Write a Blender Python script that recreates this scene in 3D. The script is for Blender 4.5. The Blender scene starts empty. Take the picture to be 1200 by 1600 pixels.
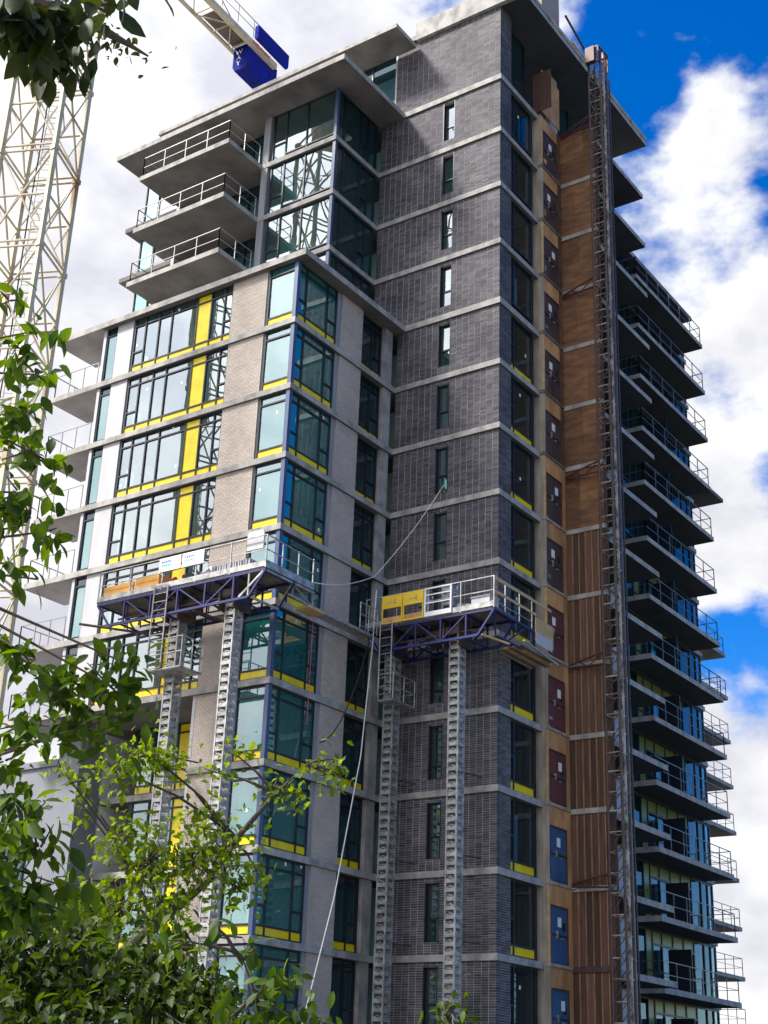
import bpy, math, random
from mathutils import Vector, Matrix, Euler
random.seed(7)
sc = bpy.context.scene
col = sc.collection
R = math.radians
# ------------------------------------------------------------------ camera
CAM = Vector((-43.205, -25.212, -4.890)); YAW, PIT, ROL, FPX = R(35.380), R(22.925), R(2.248), 2184.56
fw = Vector((math.cos(PIT)*math.cos(YAW), math.cos(PIT)*math.sin(YAW), math.sin(PIT)))
rt0 = Vector((math.sin(YAW), -math.cos(YAW), 0)); up0 = rt0.cross(fw)
rt = math.cos(ROL)*rt0 + math.sin(ROL)*up0; up = -math.sin(ROL)*rt0 + math.cos(ROL)*up0
cd = bpy.data.cameras.new('camera'); cam = bpy.data.objects.new('camera', cd); col.objects.link(cam)
m3 = Matrix((rt, up, -fw)).transposed()
cam.matrix_world = Matrix.Translation(CAM) @ m3.to_4x4()
cd.sensor_fit = 'HORIZONTAL'; cd.sensor_width = 36; cd.lens = 36*FPX/1200
cd.clip_end = 3000; cd.clip_start = 0.1
sc.camera = cam
# ------------------------------------------------------------------ sky and sun
SUN = Vector((-0.47, 0.44, 0.765)).normalized()
w = bpy.data.worlds.new('World'); sc.world = w; w.use_nodes = True
nt = w.node_tree; nt.nodes.clear(); N = nt.nodes.new; LK = nt.links.new
out = N('ShaderNodeOutputWorld'); sky = N('ShaderNodeTexSky'); sky.sky_type = 'NISHITA'; sky.sun_disc = False
sky.sun_elevation = math.asin(SUN.z); sky.sun_rotation = math.atan2(SUN.x, SUN.y)
sky.air_density = 1.0; sky.dust_density = 0.3; sky.ozone_density = 3.0
hs = N('ShaderNodeHueSaturation'); hs.inputs['Saturation'].default_value = 1.5; hs.inputs['Value'].default_value = 1.0; hs.inputs['Hue'].default_value = 0.515
LK(sky.outputs[0], hs.inputs['Color'])
b1 = N('ShaderNodeBackground'); b1.inputs[1].default_value = 0.14; LK(hs.outputs[0], b1.inputs[0])
tc = N('ShaderNodeTexCoord')
def noise(scale, det, loc, rough=0.55, stretch=(1, 1, 1.6)):
    mp = N('ShaderNodeMapping'); mp.inputs['Location'].default_value = loc; mp.inputs['Scale'].default_value = stretch
    LK(tc.outputs['Generated'], mp.inputs[0]); n = N('ShaderNodeTexNoise')
    n.inputs['Scale'].default_value = scale; n.inputs['Detail'].default_value = det; n.inputs['Roughness'].default_value = rough
    LK(mp.outputs[0], n.inputs['Vector']); return n.outputs[0]
def mth(op, a, b=None, c=None, clamp=False):
    n = N('ShaderNodeMath'); n.operation = op; n.use_clamp = clamp
    for i, v in enumerate((a, b, c)):
        if v is None: continue
        if isinstance(v, (int, float)): n.inputs[i].default_value = v
        else: LK(v, n.inputs[i])
    return n.outputs[0]
dt = N('ShaderNodeVectorMath'); dt.operation = 'DOT_PRODUCT'
LK(tc.outputs['Generated'], dt.inputs[0]); dt.inputs[1].default_value = (-0.45, 0.75, -0.47)   # cloud bank thickens this way
n1 = noise(6.0, 12, (4.77, 1.95, 3.59)); n2 = noise(2.2, 3, (4.66, 0.22, 0.71)); n3 = noise(7.0, 6, (4.1, 2.2, 0.4))
cov = mth('ADD', mth('MULTIPLY', dt.outputs['Value'], 2.0), mth('ADD', mth('MULTIPLY', n1, 1.5), mth('MULTIPLY', n2, 0.7)))
msk = N('ShaderNodeMapRange'); msk.interpolation_type = 'SMOOTHSTEP'
msk.inputs['From Min'].default_value = 0.19; msk.inputs['From Max'].default_value = 0.39; LK(cov, msk.inputs['Value'])
shd = N('ShaderNodeMapRange'); shd.inputs['From Min'].default_value = 0.38; shd.inputs['From Max'].default_value = 0.62
LK(n3, shd.inputs['Value'])
cm = N('ShaderNodeMix'); cm.data_type = 'RGBA'; LK(shd.outputs[0], cm.inputs['Factor'])
cm.inputs['A'].default_value = (0.46, 0.465, 0.52, 1); cm.inputs['B'].default_value = (0.72, 0.72, 0.72, 1)
b2 = N('ShaderNodeBackground'); LK(cm.outputs['Result'], b2.inputs[0])
ds = N('ShaderNodeVectorMath'); ds.operation = 'DOT_PRODUCT'; LK(tc.outputs['Generated'], ds.inputs[0]); ds.inputs[1].default_value = SUN   # added glow round the unseen sun, brightens the window reflections
LK(mth('MULTIPLY_ADD', mth('POWER', mth('MAXIMUM', ds.outputs['Value'], 0.0), 4.0), 2.8, 1.0), b2.inputs[1])
mx = N('ShaderNodeMixShader'); LK(msk.outputs[0], mx.inputs[0]); LK(b1.outputs[0], mx.inputs[1]); LK(b2.outputs[0], mx.inputs[2])
LK(mx.outputs[0], out.inputs[0])
sl = bpy.data.lights.new('sun', 'SUN'); sl.energy = 5.0; sl.angle = R(10); sl.color = (1.0, 0.94, 0.86)
so = bpy.data.objects.new('sun', sl); col.objects.link(so); so.rotation_euler = (-SUN).to_track_quat('-Z', 'Y').to_euler()
vs = sc.view_settings; vs.view_transform = 'Standard'; vs.look = 'None'; vs.exposure = 0.62; vs.gamma = 1.0
GZ = -6.5; H = 2.9
def at(px, py, dist):                       # a point on the ray through a photo pixel, a given distance from the eye
    d = fw + rt*((px-600)/FPX) - up*((py-800)/FPX)
    return CAM + d.normalized()*dist
# ------------------------------------------------------------------ materials
MATS = {}
def mat(name, c1, c2=None, rough=0.7, metal=0.0, scale=3.0, stretch=(1, 1, 1), bump=0.0, bscale=40.0, island=0.0, spec=0.5, detail=5, lo=0.35, hi=0.65):
    m = bpy.data.materials.new(name); m.use_nodes = True; t = m.node_tree; P = t.nodes['Principled BSDF']
    P.inputs['Roughness'].default_value = rough; P.inputs['Metallic'].default_value = metal
    P.inputs['Specular IOR Level'].default_value = spec
    P.inputs['Base Color'].default_value = (*c1, 1)
    g = t.nodes.new('ShaderNodeNewGeometry'); cur = None
    if c2:
        mp = t.nodes.new('ShaderNodeMapping'); mp.inputs['Scale'].default_value = stretch; t.links.new(g.outputs['Position'], mp.inputs[0])
        n = t.nodes.new('ShaderNodeTexNoise'); n.inputs['Scale'].default_value = scale; n.inputs['Detail'].default_value = detail
        t.links.new(mp.outputs[0], n.inputs['Vector'])
        r = t.nodes.new('ShaderNodeMapRange'); r.inputs['From Min'].default_value = lo; r.inputs['From Max'].default_value = hi
        t.links.new(n.outputs[0], r.inputs['Value'])
        x = t.nodes.new('ShaderNodeMix'); x.data_type = 'RGBA'; t.links.new(r.outputs[0], x.inputs['Factor'])
        x.inputs['A'].default_value = (*c1, 1); x.inputs['B'].default_value = (*c2, 1); cur = x.outputs['Result']
    if island:
        oi = t.nodes.new('ShaderNodeObjectInfo'); ad = t.nodes.new('ShaderNodeMath'); ad.operation = 'ADD'
        t.links.new(g.outputs['Random Per Island'], ad.inputs[0]); t.links.new(oi.outputs['Random'], ad.inputs[1])
        fr = t.nodes.new('ShaderNodeMath'); fr.operation = 'FRACT'; t.links.new(ad.outputs[0], fr.inputs[0])
        h = t.nodes.new('ShaderNodeHueSaturation'); q = t.nodes.new('ShaderNodeMapRange')
        q.inputs['To Min'].default_value = 1-island; q.inputs['To Max'].default_value = 1+island
        t.links.new(fr.outputs[0], q.inputs['Value']); t.links.new(q.outputs[0], h.inputs['Value'])
        if cur: t.links.new(cur, h.inputs['Color'])
        else: h.inputs['Color'].default_value = (*c1, 1)
        cur = h.outputs[0]
    if cur: t.links.new(cur, P.inputs['Base Color'])
    if bump:
        n = t.nodes.new('ShaderNodeTexNoise'); n.inputs['Scale'].default_value = bscale; n.inputs['Detail'].default_value = 4
        t.links.new(g.outputs['Position'], n.inputs['Vector'])
        b = t.nodes.new('ShaderNodeBump'); b.inputs['Strength'].default_value = bump; b.inputs['Distance'].default_value = 0.02
        t.links.new(n.outputs[0], b.inputs['Height']); t.links.new(b.outputs[0], P.inputs['Normal'])
    MATS[name] = m; return m
def glass(name, tint, base=0.36, gl=(0.92, 0.96, 0.97), glow_fill=0.0):
    m = bpy.data.materials.new(name); m.use_nodes = True; t = m.node_tree; t.nodes.clear()
    o = t.nodes.new('ShaderNodeOutputMaterial'); x = t.nodes.new('ShaderNodeMixShader')
    a = t.nodes.new('ShaderNodeBsdfTransparent'); a.inputs[0].default_value = (*tint, 1)
    g = t.nodes.new('ShaderNodeBsdfGlossy'); g.inputs[0].default_value = (*gl, 1); g.inputs['Roughness'].default_value = 0.005
    f = t.nodes.new('ShaderNodeFresnel'); f.inputs[0].default_value = 1.5
    k = t.nodes.new('ShaderNodeMath'); k.operation = 'MULTIPLY_ADD'; k.use_clamp = True
    t.links.new(f.outputs[0], k.inputs[0]); k.inputs[1].default_value = 0.9; k.inputs[2].default_value = base
    ge = t.nodes.new('ShaderNodeNewGeometry'); n = t.nodes.new('ShaderNodeTexNoise'); n.inputs['Scale'].default_value = 0.9; n.inputs['Detail'].default_value = 1
    t.links.new(ge.outputs['Position'], n.inputs['Vector'])
    b = t.nodes.new('ShaderNodeBump'); b.inputs['Strength'].default_value = 0.06; b.inputs['Distance'].default_value = 0.05
    t.links.new(n.outputs[0], b.inputs['Height']); t.links.new(b.outputs[0], g.inputs['Normal'])
    df = t.nodes.new('ShaderNodeBsdfDiffuse'); df.inputs[0].default_value = (tint[0]*.2, tint[1]*.62, tint[2]*.62, 1); dm = t.nodes.new('ShaderNodeMixShader'); dm.inputs[0].default_value = glow_fill  # diffuse teal in the pane stands in for light from the rooms
    t.links.new(a.outputs[0], dm.inputs[1]); t.links.new(df.outputs[0], dm.inputs[2])
    t.links.new(k.outputs[0], x.inputs[0]); t.links.new(dm.outputs[0], x.inputs[1]); t.links.new(g.outputs[0], x.inputs[2])
    t.links.new(x.outputs[0], o.inputs[0]); MATS[name] = m; return m
def leafmat(name, c1, c2, trans=0.45):
    m = bpy.data.materials.new(name); m.use_nodes = True; t = m.node_tree; P = t.nodes['Principled BSDF']
    g = t.nodes.new('ShaderNodeNewGeometry'); oi = t.nodes.new('ShaderNodeObjectInfo'); ad = t.nodes.new('ShaderNodeMath'); ad.operation = 'ADD'
    t.links.new(g.outputs['Random Per Island'], ad.inputs[0]); t.links.new(oi.outputs['Random'], ad.inputs[1])
    fr = t.nodes.new('ShaderNodeMath'); fr.operation = 'FRACT'; t.links.new(ad.outputs[0], fr.inputs[0])
    x = t.nodes.new('ShaderNodeMix'); x.data_type = 'RGBA'; t.links.new(fr.outputs[0], x.inputs['Factor'])
    x.inputs['A'].default_value = (*c1, 1); x.inputs['B'].default_value = (*c2, 1)
    P.inputs['Roughness'].default_value = 0.55; P.inputs['Specular IOR Level'].default_value = 0.3
    t.links.new(x.outputs['Result'], P.inputs['Base Color'])
    tr = t.nodes.new('ShaderNodeBsdfTranslucent'); h = t.nodes.new('ShaderNodeHueSaturation'); h.inputs['Value'].default_value = 1.9
    h.inputs['Saturation'].default_value = 1.15; h.inputs['Hue'].default_value = 0.485
    t.links.new(x.outputs['Result'], h.inputs['Color']); t.links.new(h.outputs[0], tr.inputs[0])
    s = t.nodes.new('ShaderNodeMixShader'); s.inputs[0].default_value = trans
    t.links.new(P.outputs[0], s.inputs[1]); t.links.new(tr.outputs[0], s.inputs[2])
    t.links.new(s.outputs[0], t.nodes['Material Output'].inputs[0]); MATS[name] = m; return m
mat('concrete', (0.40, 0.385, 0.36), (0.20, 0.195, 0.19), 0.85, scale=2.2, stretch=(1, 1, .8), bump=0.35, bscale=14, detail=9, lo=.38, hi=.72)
mat('soffit_lit', (0.34, 0.32, 0.31), (0.20, 0.19, 0.18), 0.9, scale=0.8, bump=0.3, bscale=9, detail=9, lo=.38, hi=.75)  # lighter soffit copy, light bounced up from the ground put into the colour
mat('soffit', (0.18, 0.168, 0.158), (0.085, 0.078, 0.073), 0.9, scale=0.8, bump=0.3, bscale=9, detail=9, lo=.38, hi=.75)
mat('soffit_shaded', (0.05, 0.054, 0.064), (0.035, 0.037, 0.045), 0.8, scale=0.9)  # soffit copy with the shade under the right-hand slabs put into the colour
mat('pier_grey', (0.30, 0.31, 0.33), (0.22, 0.23, 0.25), 0.8, scale=1.2, stretch=(3, 3, .4))
mat('white_panel', (0.46, 0.46, 0.48), (0.39, 0.39, 0.41), 0.6, scale=0.8, stretch=(2, 2, .5))
mat('brick_dark', (0.110, 0.101, 0.113), (0.048, 0.046, 0.060), 0.75, scale=0.7, island=0.45, detail=9, lo=.3, hi=.7)
mat('mortar_dark', (0.62, 0.60, 0.62), (0.40, 0.39, 0.41), 0.95, scale=2.5)
mat('brick_pale', (0.50, 0.43, 0.37), (0.43, 0.37, 0.32), 0.8, scale=0.8, island=0.08)
mat('mortar_pale', (0.40, 0.355, 0.32), None, 0.95)
mat('frame', (0.012, 0.016, 0.026), None, 0.4, spec=0.4)
mat('frame_blue', (0.05, 0.075, 0.16), None, 0.35)
mat('yellow', (0.86, 0.66, 0.004), (0.62, 0.44, 0.01), 0.3, scale=2.2, detail=9, lo=.45, hi=.85, bump=.05, bscale=3)
mat('lime', (0.13, 0.165, 0.035), None, 0.3)
mat('plywood', (0.60, 0.33, 0.14), (0.42, 0.20, 0.075), 0.75, scale=2.2, stretch=(1, 1, .35), island=0.22)
mat('board', (0.125, 0.066, 0.040), (0.068, 0.036, 0.024), 0.85, scale=9, stretch=(2, 2, .12), island=0.42, detail=9)
mat('batten', (0.34, 0.20, 0.12), (0.2, 0.11, 0.065), 0.85, scale=5, stretch=(2, 2, .3))
mat('brown_concrete', (0.22, 0.105, 0.046), (0.115, 0.056, 0.03), 0.85, scale=3.0, stretch=(1, .5, 1.6), island=0.28, detail=9, bump=.2)
mat('column_concrete', (0.44, 0.38, 0.30), (0.27, 0.23, 0.18), 0.9, scale=1.5, stretch=(2, 2, .5))
mat('door_plum', (0.05, 0.036, 0.040), (0.085, 0.06, 0.062), 0.45, scale=1.5)
mat('door_maroon', (0.16, 0.045, 0.05), (0.11, 0.04, 0.045), 0.5, scale=1.5)
mat('door_blue', (0.03, 0.085, 0.21), (0.04, 0.12, 0.24), 0.4, scale=1.0)
mat('paper', (0.8, 0.8, 0.78), None, 0.9)
mat('steel', (0.44, 0.44, 0.44), (0.22, 0.215, 0.20), 0.5, 0.45, scale=4, detail=8)
mat('dark_steel', (0.05, 0.045, 0.045), (0.11, 0.06, 0.045), 0.6, 0.3, scale=3)
mat('hoist_glint', (0.55, 0.50, 0.42), (0.12, 0.09, 0.075), 0.6, 0.2, scale=2.0)  # pale tone stands in for light caught on the rungs and rack
mat('red_steel', (0.13, 0.04, 0.035), (0.07, 0.03, 0.028), 0.55, 0.1, scale=3)
mat('blue_steel', (0.008, 0.014, 0.13), (0.014, 0.015, 0.05), 0.5, 0.1, scale=5, detail=8, lo=.4, hi=.75)
mat('rail_dark', (0.17, 0.175, 0.18), None, 0.45, 0.5)
mat('rail_pale', (0.26, 0.26, 0.27), None, 0.45, 0.5)
mat('crane_white', (0.56, 0.50, 0.36), (0.34, 0.18, 0.065), 0.6, scale=0.55, stretch=(2, 2, 1), lo=0.52, hi=0.78)
mat('counter_blue', (0.010, 0.018, 0.27), (0.012, 0.018, 0.16), 0.85, scale=1.6, spec=0.1, detail=8)
mat('white_paint', (0.8, 0.8, 0.8), None, 0.5)
mat('red_paint', (0.6, 0.03, 0.04), None, 0.5)
mat('wood', (0.62, 0.42, 0.20), (0.46, 0.29, 0.13), 0.75, scale=5, stretch=(1, .2, 1), island=0.15)
mat('orange_wood', (0.70, 0.36, 0.08), (0.58, 0.28, 0.06), 0.7, scale=3)
mat('plank_grey', (0.20, 0.17, 0.14), (0.12, 0.10, 0.085), 0.85, scale=4, stretch=(.4, 2, 1), island=0.2)
mat('grey_box', (0.45, 0.46, 0.48), (0.36, 0.37, 0.40), 0.6, scale=2)
mat('red_cloth', (0.62, 0.03, 0.015), (0.4, 0.02, 0.01), 0.8, scale=9)
mat('dark_cloth', (0.03, 0.03, 0.033), (0.07, 0.07, 0.07), 0.8, scale=9)
mat('rope', (0.68, 0.68, 0.62), None, 0.85)
mat('cable', (0.02, 0.02, 0.022), None, 0.6)
mat('red_hose', (0.5, 0.02, 0.08), None, 0.5)
mat('yellow_paint', (0.80, 0.55, 0.02), (0.72, 0.47, 0.015), 0.45, scale=2)
mat('print_grey', (0.12, 0.12, 0.13), None, 0.6)
mat('print_teal', (0.05, 0.42, 0.40), None, 0.6)
mat('print_blue', (0.06, 0.12, 0.42), None, 0.6)
mat('interior', (0.78, 0.79, 0.78), (0.70, 0.72, 0.72), 0.9, scale=0.5)
mat('asphalt', (0.055, 0.055, 0.057), (0.04, 0.04, 0.042), 0.9, scale=2.0, bump=0.3, bscale=60)
mat('paving', (0.21, 0.20, 0.19), (0.17, 0.165, 0.16), 0.9, scale=1.0)
mat('dark_ground', (0.05, 0.055, 0.045), (0.035, 0.04, 0.03), 0.95, scale=0.3)
mat('gravel', (0.22, 0.20, 0.18), (0.17, 0.155, 0.14), 0.95, scale=1.5)
mat('grass', (0.06, 0.12, 0.025), (0.035, 0.075, 0.015), 0.9, scale=4.0)
mat('bark', (0.10, 0.075, 0.055), (0.055, 0.042, 0.032), 0.9, scale=9, stretch=(1, 1, .3), bump=.5, bscale=30)
mat('white_render', (0.21, 0.22, 0.255), (0.17, 0.18, 0.21), 0.7, scale=0.7)
mat('curtain', (0.66, 0.66, 0.62), (0.5, 0.5, 0.47), 0.9, scale=3, stretch=(4, 4, .2))
mat('overrun', (0.35, 0.29, 0.27), (0.27, 0.22, 0.21), 0.85, scale=1.0)
glass('glass', (0.22, 0.90, 0.84), 0.20, (0.88, 0.97, 0.98), 0.17)
glass('glass_clear', (0.30, 0.74, 0.72), 0.27, (0.92, 0.98, 0.99), 0.05)
m = bpy.data.materials.new('clear'); m.use_nodes = True; m.node_tree.nodes.clear(); t_ = m.node_tree.nodes.new('ShaderNodeBsdfTransparent'); o_ = m.node_tree.nodes.new('ShaderNodeOutputMaterial'); m.node_tree.links.new(t_.outputs[0], o_.inputs[0]); MATS['clear'] = m
glass('glass_dark', (0.34, 0.58, 0.66), 0.05, (0.8, 0.92, 1.0), 0.04)
leafmat('leaf_big', (0.022, 0.055, 0.004), (0.085, 0.15, 0.008), 0.42)
leafmat('leaf_mid', (0.008, 0.021, 0.003), (0.062, 0.11, 0.006), 0.36)
leafmat('leaf_shaded', (0.016, 0.026, 0.006), (0.035, 0.05, 0.008), 0.25)  # leaf green darkened, backlit shade put into the colour
leafmat('leaf_fine', (0.04, 0.085, 0.003), (0.17, 0.25, 0.006), 0.48)
# ------------------------------------------------------------------ mesh helpers
class MB:
    def __init__(s): s.v = []; s.f = []; s.mi = []
    def add(s, vs_, fs, m=0):
        o = len(s.v); s.v += [tuple(p) for p in vs_]; s.f += [tuple(i+o for i in f) for f in fs]; s.mi += [m]*len(fs); return s
    def box(s, x0, x1, y0, y1, z0, z1, m=0):
        if x0 > x1: x0, x1 = x1, x0
        if y0 > y1: y0, y1 = y1, y0
        s.add([(x0, y0, z0), (x1, y0, z0), (x1, y1, z0), (x0, y1, z0), (x0, y0, z1), (x1, y0, z1), (x1, y1, z1), (x0, y1, z1)],
              [(3, 2, 1, 0), (4, 5, 6, 7), (0, 1, 5, 4), (1, 2, 6, 5), (2, 3, 7, 6), (3, 0, 4, 7)], m); return s
    def bar(s, p, q, r, n=6, m=0, r2=None, r0=0.0):
        p = Vector(p); q = Vector(q); d = (q-p)
        if d.length < 1e-6: return s
        d.normalize(); a = Vector((0, 0, 1)) if abs(d.z) < 0.9 else Vector((1, 0, 0)); u = d.cross(a).normalized(); v = d.cross(u)
        r2 = r if r2 is None else r2
        vs_ = []
        for c_, rr in ((p, r), (q, r2)):
            for i in range(n):
                t = 2*math.pi*(i+.5)/n + r0; vs_.append(c_ + (u*math.cos(t)+v*math.sin(t))*rr)
        fs = [(i, (i+1) % n, n+(i+1) % n, n+i) for i in range(n)] + [tuple(range(n-1, -1, -1)), tuple(range(n, 2*n))]
        s.add(vs_, fs, m); return s
    def tube(s, pts, rs, n=6, m=0):
        pts = [Vector(p) for p in pts]; vs_ = []; k = len(pts)
        for i, p in enumerate(pts):
            d = (pts[min(i+1, k-1)]-pts[max(i-1, 0)]).normalized(); a = Vector((0, 0, 1)) if abs(d.z) < 0.9 else Vector((1, 0, 0)); u = d.cross(a).normalized(); v = d.cross(u)
            for j in range(n): t = 2*math.pi*j/n; vs_.append(p+(u*math.cos(t)+v*math.sin(t))*rs[i])
        s.add(vs_, [(i*n+j, i*n+(j+1) % n, (i+1)*n+(j+1) % n, (i+1)*n+j) for i in range(k-1) for j in range(n)]+[tuple(range(n-1, -1, -1)), tuple(range((k-1)*n, k*n))], m); return s
    def path(s, pts, r, n=6, m=0):
        for a, b in zip(pts[:-1], pts[1:]): s.bar(a, b, r, n, m)
        return s
    def prism(s, poly, z0, z1, m=0, ms=None):
        n = len(poly); vs_ = [(x, y, z0) for x, y in poly] + [(x, y, z1) for x, y in poly]
        s.add(vs_, [tuple(range(n-1, -1, -1))], m if ms is None else ms)
        s.f.append(tuple(len(s.v)-2*n+n+i for i in range(n))); s.mi.append(m)
        o = len(s.v)-2*n
        for i in range(n): s.f.append((o+i, o+(i+1) % n, o+n+(i+1) % n, o+n+i)); s.mi.append(m)
        return s
    def mesh(s, name, mats):
        me = bpy.data.meshes.new(name); me.from_pydata(s.v, [], s.f)
        for mm in ([mats] if isinstance(mats, str) else mats): me.materials.append(MATS[mm])
        if any(s.mi): me.polygons.foreach_set('material_index', s.mi)
        me.update(); return me
    def build(s, name, mats, parent=None, loc=(0, 0, 0)):
        return inst(name, s.mesh(name, mats), parent, loc)
def inst(name, me, parent=None, loc=(0, 0, 0), rot=None):
    o = bpy.data.objects.new(name, me); col.objects.link(o); o.location = loc
    if rot: o.rotation_euler = rot
    if parent: o.parent = parent
    return o
def tag(o, label, cat, group=None, kind=None):
    if label: o['label'] = label
    if cat: o['category'] = cat
    if group: o['group'] = group
    if kind: o['kind'] = kind
    return o
def thing(name, loc, label, cat, group=None):
    o = bpy.data.objects.new(name, None); col.objects.link(o); o.location = loc; o.empty_display_size = .5
    return tag(o, label, cat, group)
def stuff(o): o['kind'] = 'stuff'; return o
def struct(o): o['kind'] = 'structure'; return o
def bevel(o, wd=0.02):
    b = o.modifiers.new('bevel', 'BEVEL'); b.width = wd; b.segments = 1; b.limit_method = 'ANGLE'; return o
def text_mesh(s, size, m, name, ext=0.004):
    cu = bpy.data.curves.new(name, 'FONT'); cu.body = s; cu.size = size; cu.extrude = ext; cu.align_x = 'CENTER'; cu.align_y = 'CENTER'
    t = bpy.data.objects.new(name, cu); col.objects.link(t); bpy.context.view_layer.update()
    me = bpy.data.meshes.new_from_object(t.evaluated_get(bpy.context.evaluated_depsgraph_get()))
    bpy.data.objects.remove(t); me.materials.clear(); me.materials.append(MATS[m]); return me
# ------------------------------------------------------------------ setting: ground
struct(MB().box(-400, 500, -400, 500, GZ-.4, GZ).build('ground', 'dark_ground'))
struct(MB().box(-9.5, 60, 4, 300, GZ+.004, GZ+.02).build('site_ground', 'gravel'))
struct(MB().box(-37, -16, -300, 300, GZ+.004, GZ+.02).build('road', 'asphalt'))
struct(MB().box(-16, -9.5, -300, 300, GZ+.004, GZ+.14).build('pavement', 'paving'))
struct(MB().box(-60, -37, -300, 300, GZ+.004, GZ+.14).build('near_pavement', 'paving'))
lm = MB()
for i in range(-20, 26): lm.box(-26.6, -26.45, i*6, i*6+3, GZ+.022, GZ+.026)
struct(lm.build('lane_marking', 'white_paint'))
# ------------------------------------------------------------------ the tower
XB, YB = -6.91, 5.16; XG, YG = -3.36, 6.5; XE = 3.35; YF = 1.6; XR = 23.6; TS = 0.24
tower = thing('apartment_tower', (0, 0, GZ), 'tall unfinished apartment tower of dark and pale brick with yellow window panels', 'building')
def T(name, mb, mats, z=0.0): return mb.build(name, mats, tower, (0, 0, z-GZ))
def TI(name, me, z=0.0, parent=None): return inst(name, me, tower, (0, 0, z-GZ))
def fmap(face, c, u, d, z): return (c+d, u, z) if face == 'L' else (u, c+d, z)
def fbox(mb, face, c, u0, u1, d0, d1, z0, z1, m=0):
    if face == 'L': mb.box(c+d0, c+d1, u0, u1, z0, z1, m)
    else: mb.box(u0, u1, c+d0, c+d1, z0, z1, m)
PM = {}
def pane_mesh(face, w_, h_, mname):
    k = (face, round(w_, 2), round(h_, 2), mname)
    if k not in PM:
        b = MB()
        if face == 'L': b.box(-.012, .012, -w_/2, w_/2, -h_/2, h_/2)
        else: b.box(-w_/2, w_/2, -.012, .012, -h_/2, h_/2)
        b.mi = [0, 0, 0, 0, 0, 0] if mname not in ('glass', 'glass_dark', 'glass_clear') else ([1, 1, 1, 1, 1, 0] if face == 'L' else [1, 1, 0, 1, 1, 1])
        PM[k] = b.mesh('panel' if mname in ('yellow', 'lime', 'plywood') else 'pane', mname if not any(b.mi) else [mname, 'clear'])
    return PM[k]
ST = {'L': MB().box(-.003, .003, -.05, .05, -.065, .065).mesh('sticker', 'paper'), 'R': MB().box(-.05, .05, -.003, .003, -.065, .065).mesh('sticker', 'paper')}
FM = {}
def window(key, face, c, us, cols, z, fr='frame', fw_=0.065, dp=0.11, rnd=0.006, parent=None, base=0.0, name='window'):
    """a window: its frame is the part, every pane and spandrel panel a sub-part"""
    parent = parent or tower
    us = sorted(us)
    if key not in FM:
        mb = MB(); zmin = min(a[0] for q in cols for a in q); zmax = max(a[1] for q in cols for a in q)
        for u in us: fbox(mb, face, c, u-fw_/2, u+fw_/2, -.02, dp, zmin, zmax)
        for i, q in enumerate(cols):
            zz = sorted({a for k in q for a in k[:2]})
            for a in zz:
                lo, hi = (a, a+fw_) if a == zmin else ((a-fw_, a) if a == zmax else (a-fw_/2, a+fw_/2))
                fbox(mb, face, c, us[i]+fw_/2, us[i+1]-fw_/2, -.017, dp-.003, lo, hi)
        FM[key] = mb.mesh(name, fr)
    o = inst(name, FM[key], parent, (0, 0, z-base-(GZ if parent is tower else 0)))
    for i, q in enumerate(cols):
        for a, b, kind in q:
            w_ = us[i+1]-us[i]-fw_*.7; h_ = b-a-fw_*.6
            me = pane_mesh(face, w_, h_, {'g': 'glass', 'c': 'glass_clear', 'y': 'yellow', 'd': 'glass_dark', 'l': 'lime', 'p': 'plywood'}[kind])
            p = inst('panel' if kind in 'ylp' else 'pane', me, o, fmap(face, c, (us[i]+us[i+1])/2, .045 if kind in 'gdc' else .03, (a+b)/2))
            if kind in 'gdc':
                r1, r2 = random.gauss(0, rnd), random.gauss(0, rnd)
                p.rotation_euler = (0, r1*.5, r2) if face == 'L' else (r1*.5, 0, r2)
                if kind in 'gc' and w_ > .5 and random.random() < .16:
                    du, dz = random.uniform(-.3, .3)*w_, random.uniform(-.3, .35)*h_; c3 = fmap(face, c, (us[i]+us[i+1])/2+du, .028, (a+b)/2+dz)
                    inst('sticker', ST[face], o, c3)
    return o
def brickwork(face, c, u0, u1, z0, z1, bw, bh, holes=(), j=0.012, dep=0.022, bond=False, skip=None):
    mb = MB(); nr = max(1, round((z1-z0)/bh)); hh = (z1-z0)/nr; nc = max(1, round((u1-u0)/bw)); ww = (u1-u0)/nc
    for r in range(nr):
        off = ww/2 if bond and r % 2 else 0
        for k in range(nc + (1 if off else 0)):
            a = max(u0, u0+k*ww-off)+(j*.8 if k else 0); b = min(u1, u0+(k+1)*ww-off)-(j*.8 if u0+(k+1)*ww-off < u1-.01 else 0); e = z0+r*hh+j/2; f = z0+(r+1)*hh-j/2
            if b-a < .03: continue
            pieces = [(a, b)]
            for (h0, h1, g0, g1) in holes:
                if f > g0 and e < g1:
                    nx = []
                    for (p, q) in pieces:
                        if q <= h0 or p >= h1: nx.append((p, q)); continue
                        if p < h0-.03: nx.append((p, h0))
                        if q > h1+.03: nx.append((h1, q))
                    pieces = nx
            for (p, q) in pieces:
                if skip and skip(p, q, e, f): continue
                d = random.uniform(-.003, .003)
                if face == 'L': vs_ = [(c+d, p, e), (c+d, q, e), (c+d, q, f), (c+d, p, f), (c+dep, p, e), (c+dep, q, e), (c+dep, q, f), (c+dep, p, f)]
                else: vs_ = [(q, c+d, e), (p, c+d, e), (p, c+d, f), (q, c+d, f), (q, c+dep, e), (p, c+dep, e), (p, c+dep, f), (q, c+dep, f)]
                mb.add(vs_, [(0, 3, 2, 1), (0, 1, 5, 4), (1, 2, 6, 5), (2, 3, 7, 6), (3, 0, 4, 7)])
    return mb
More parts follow.
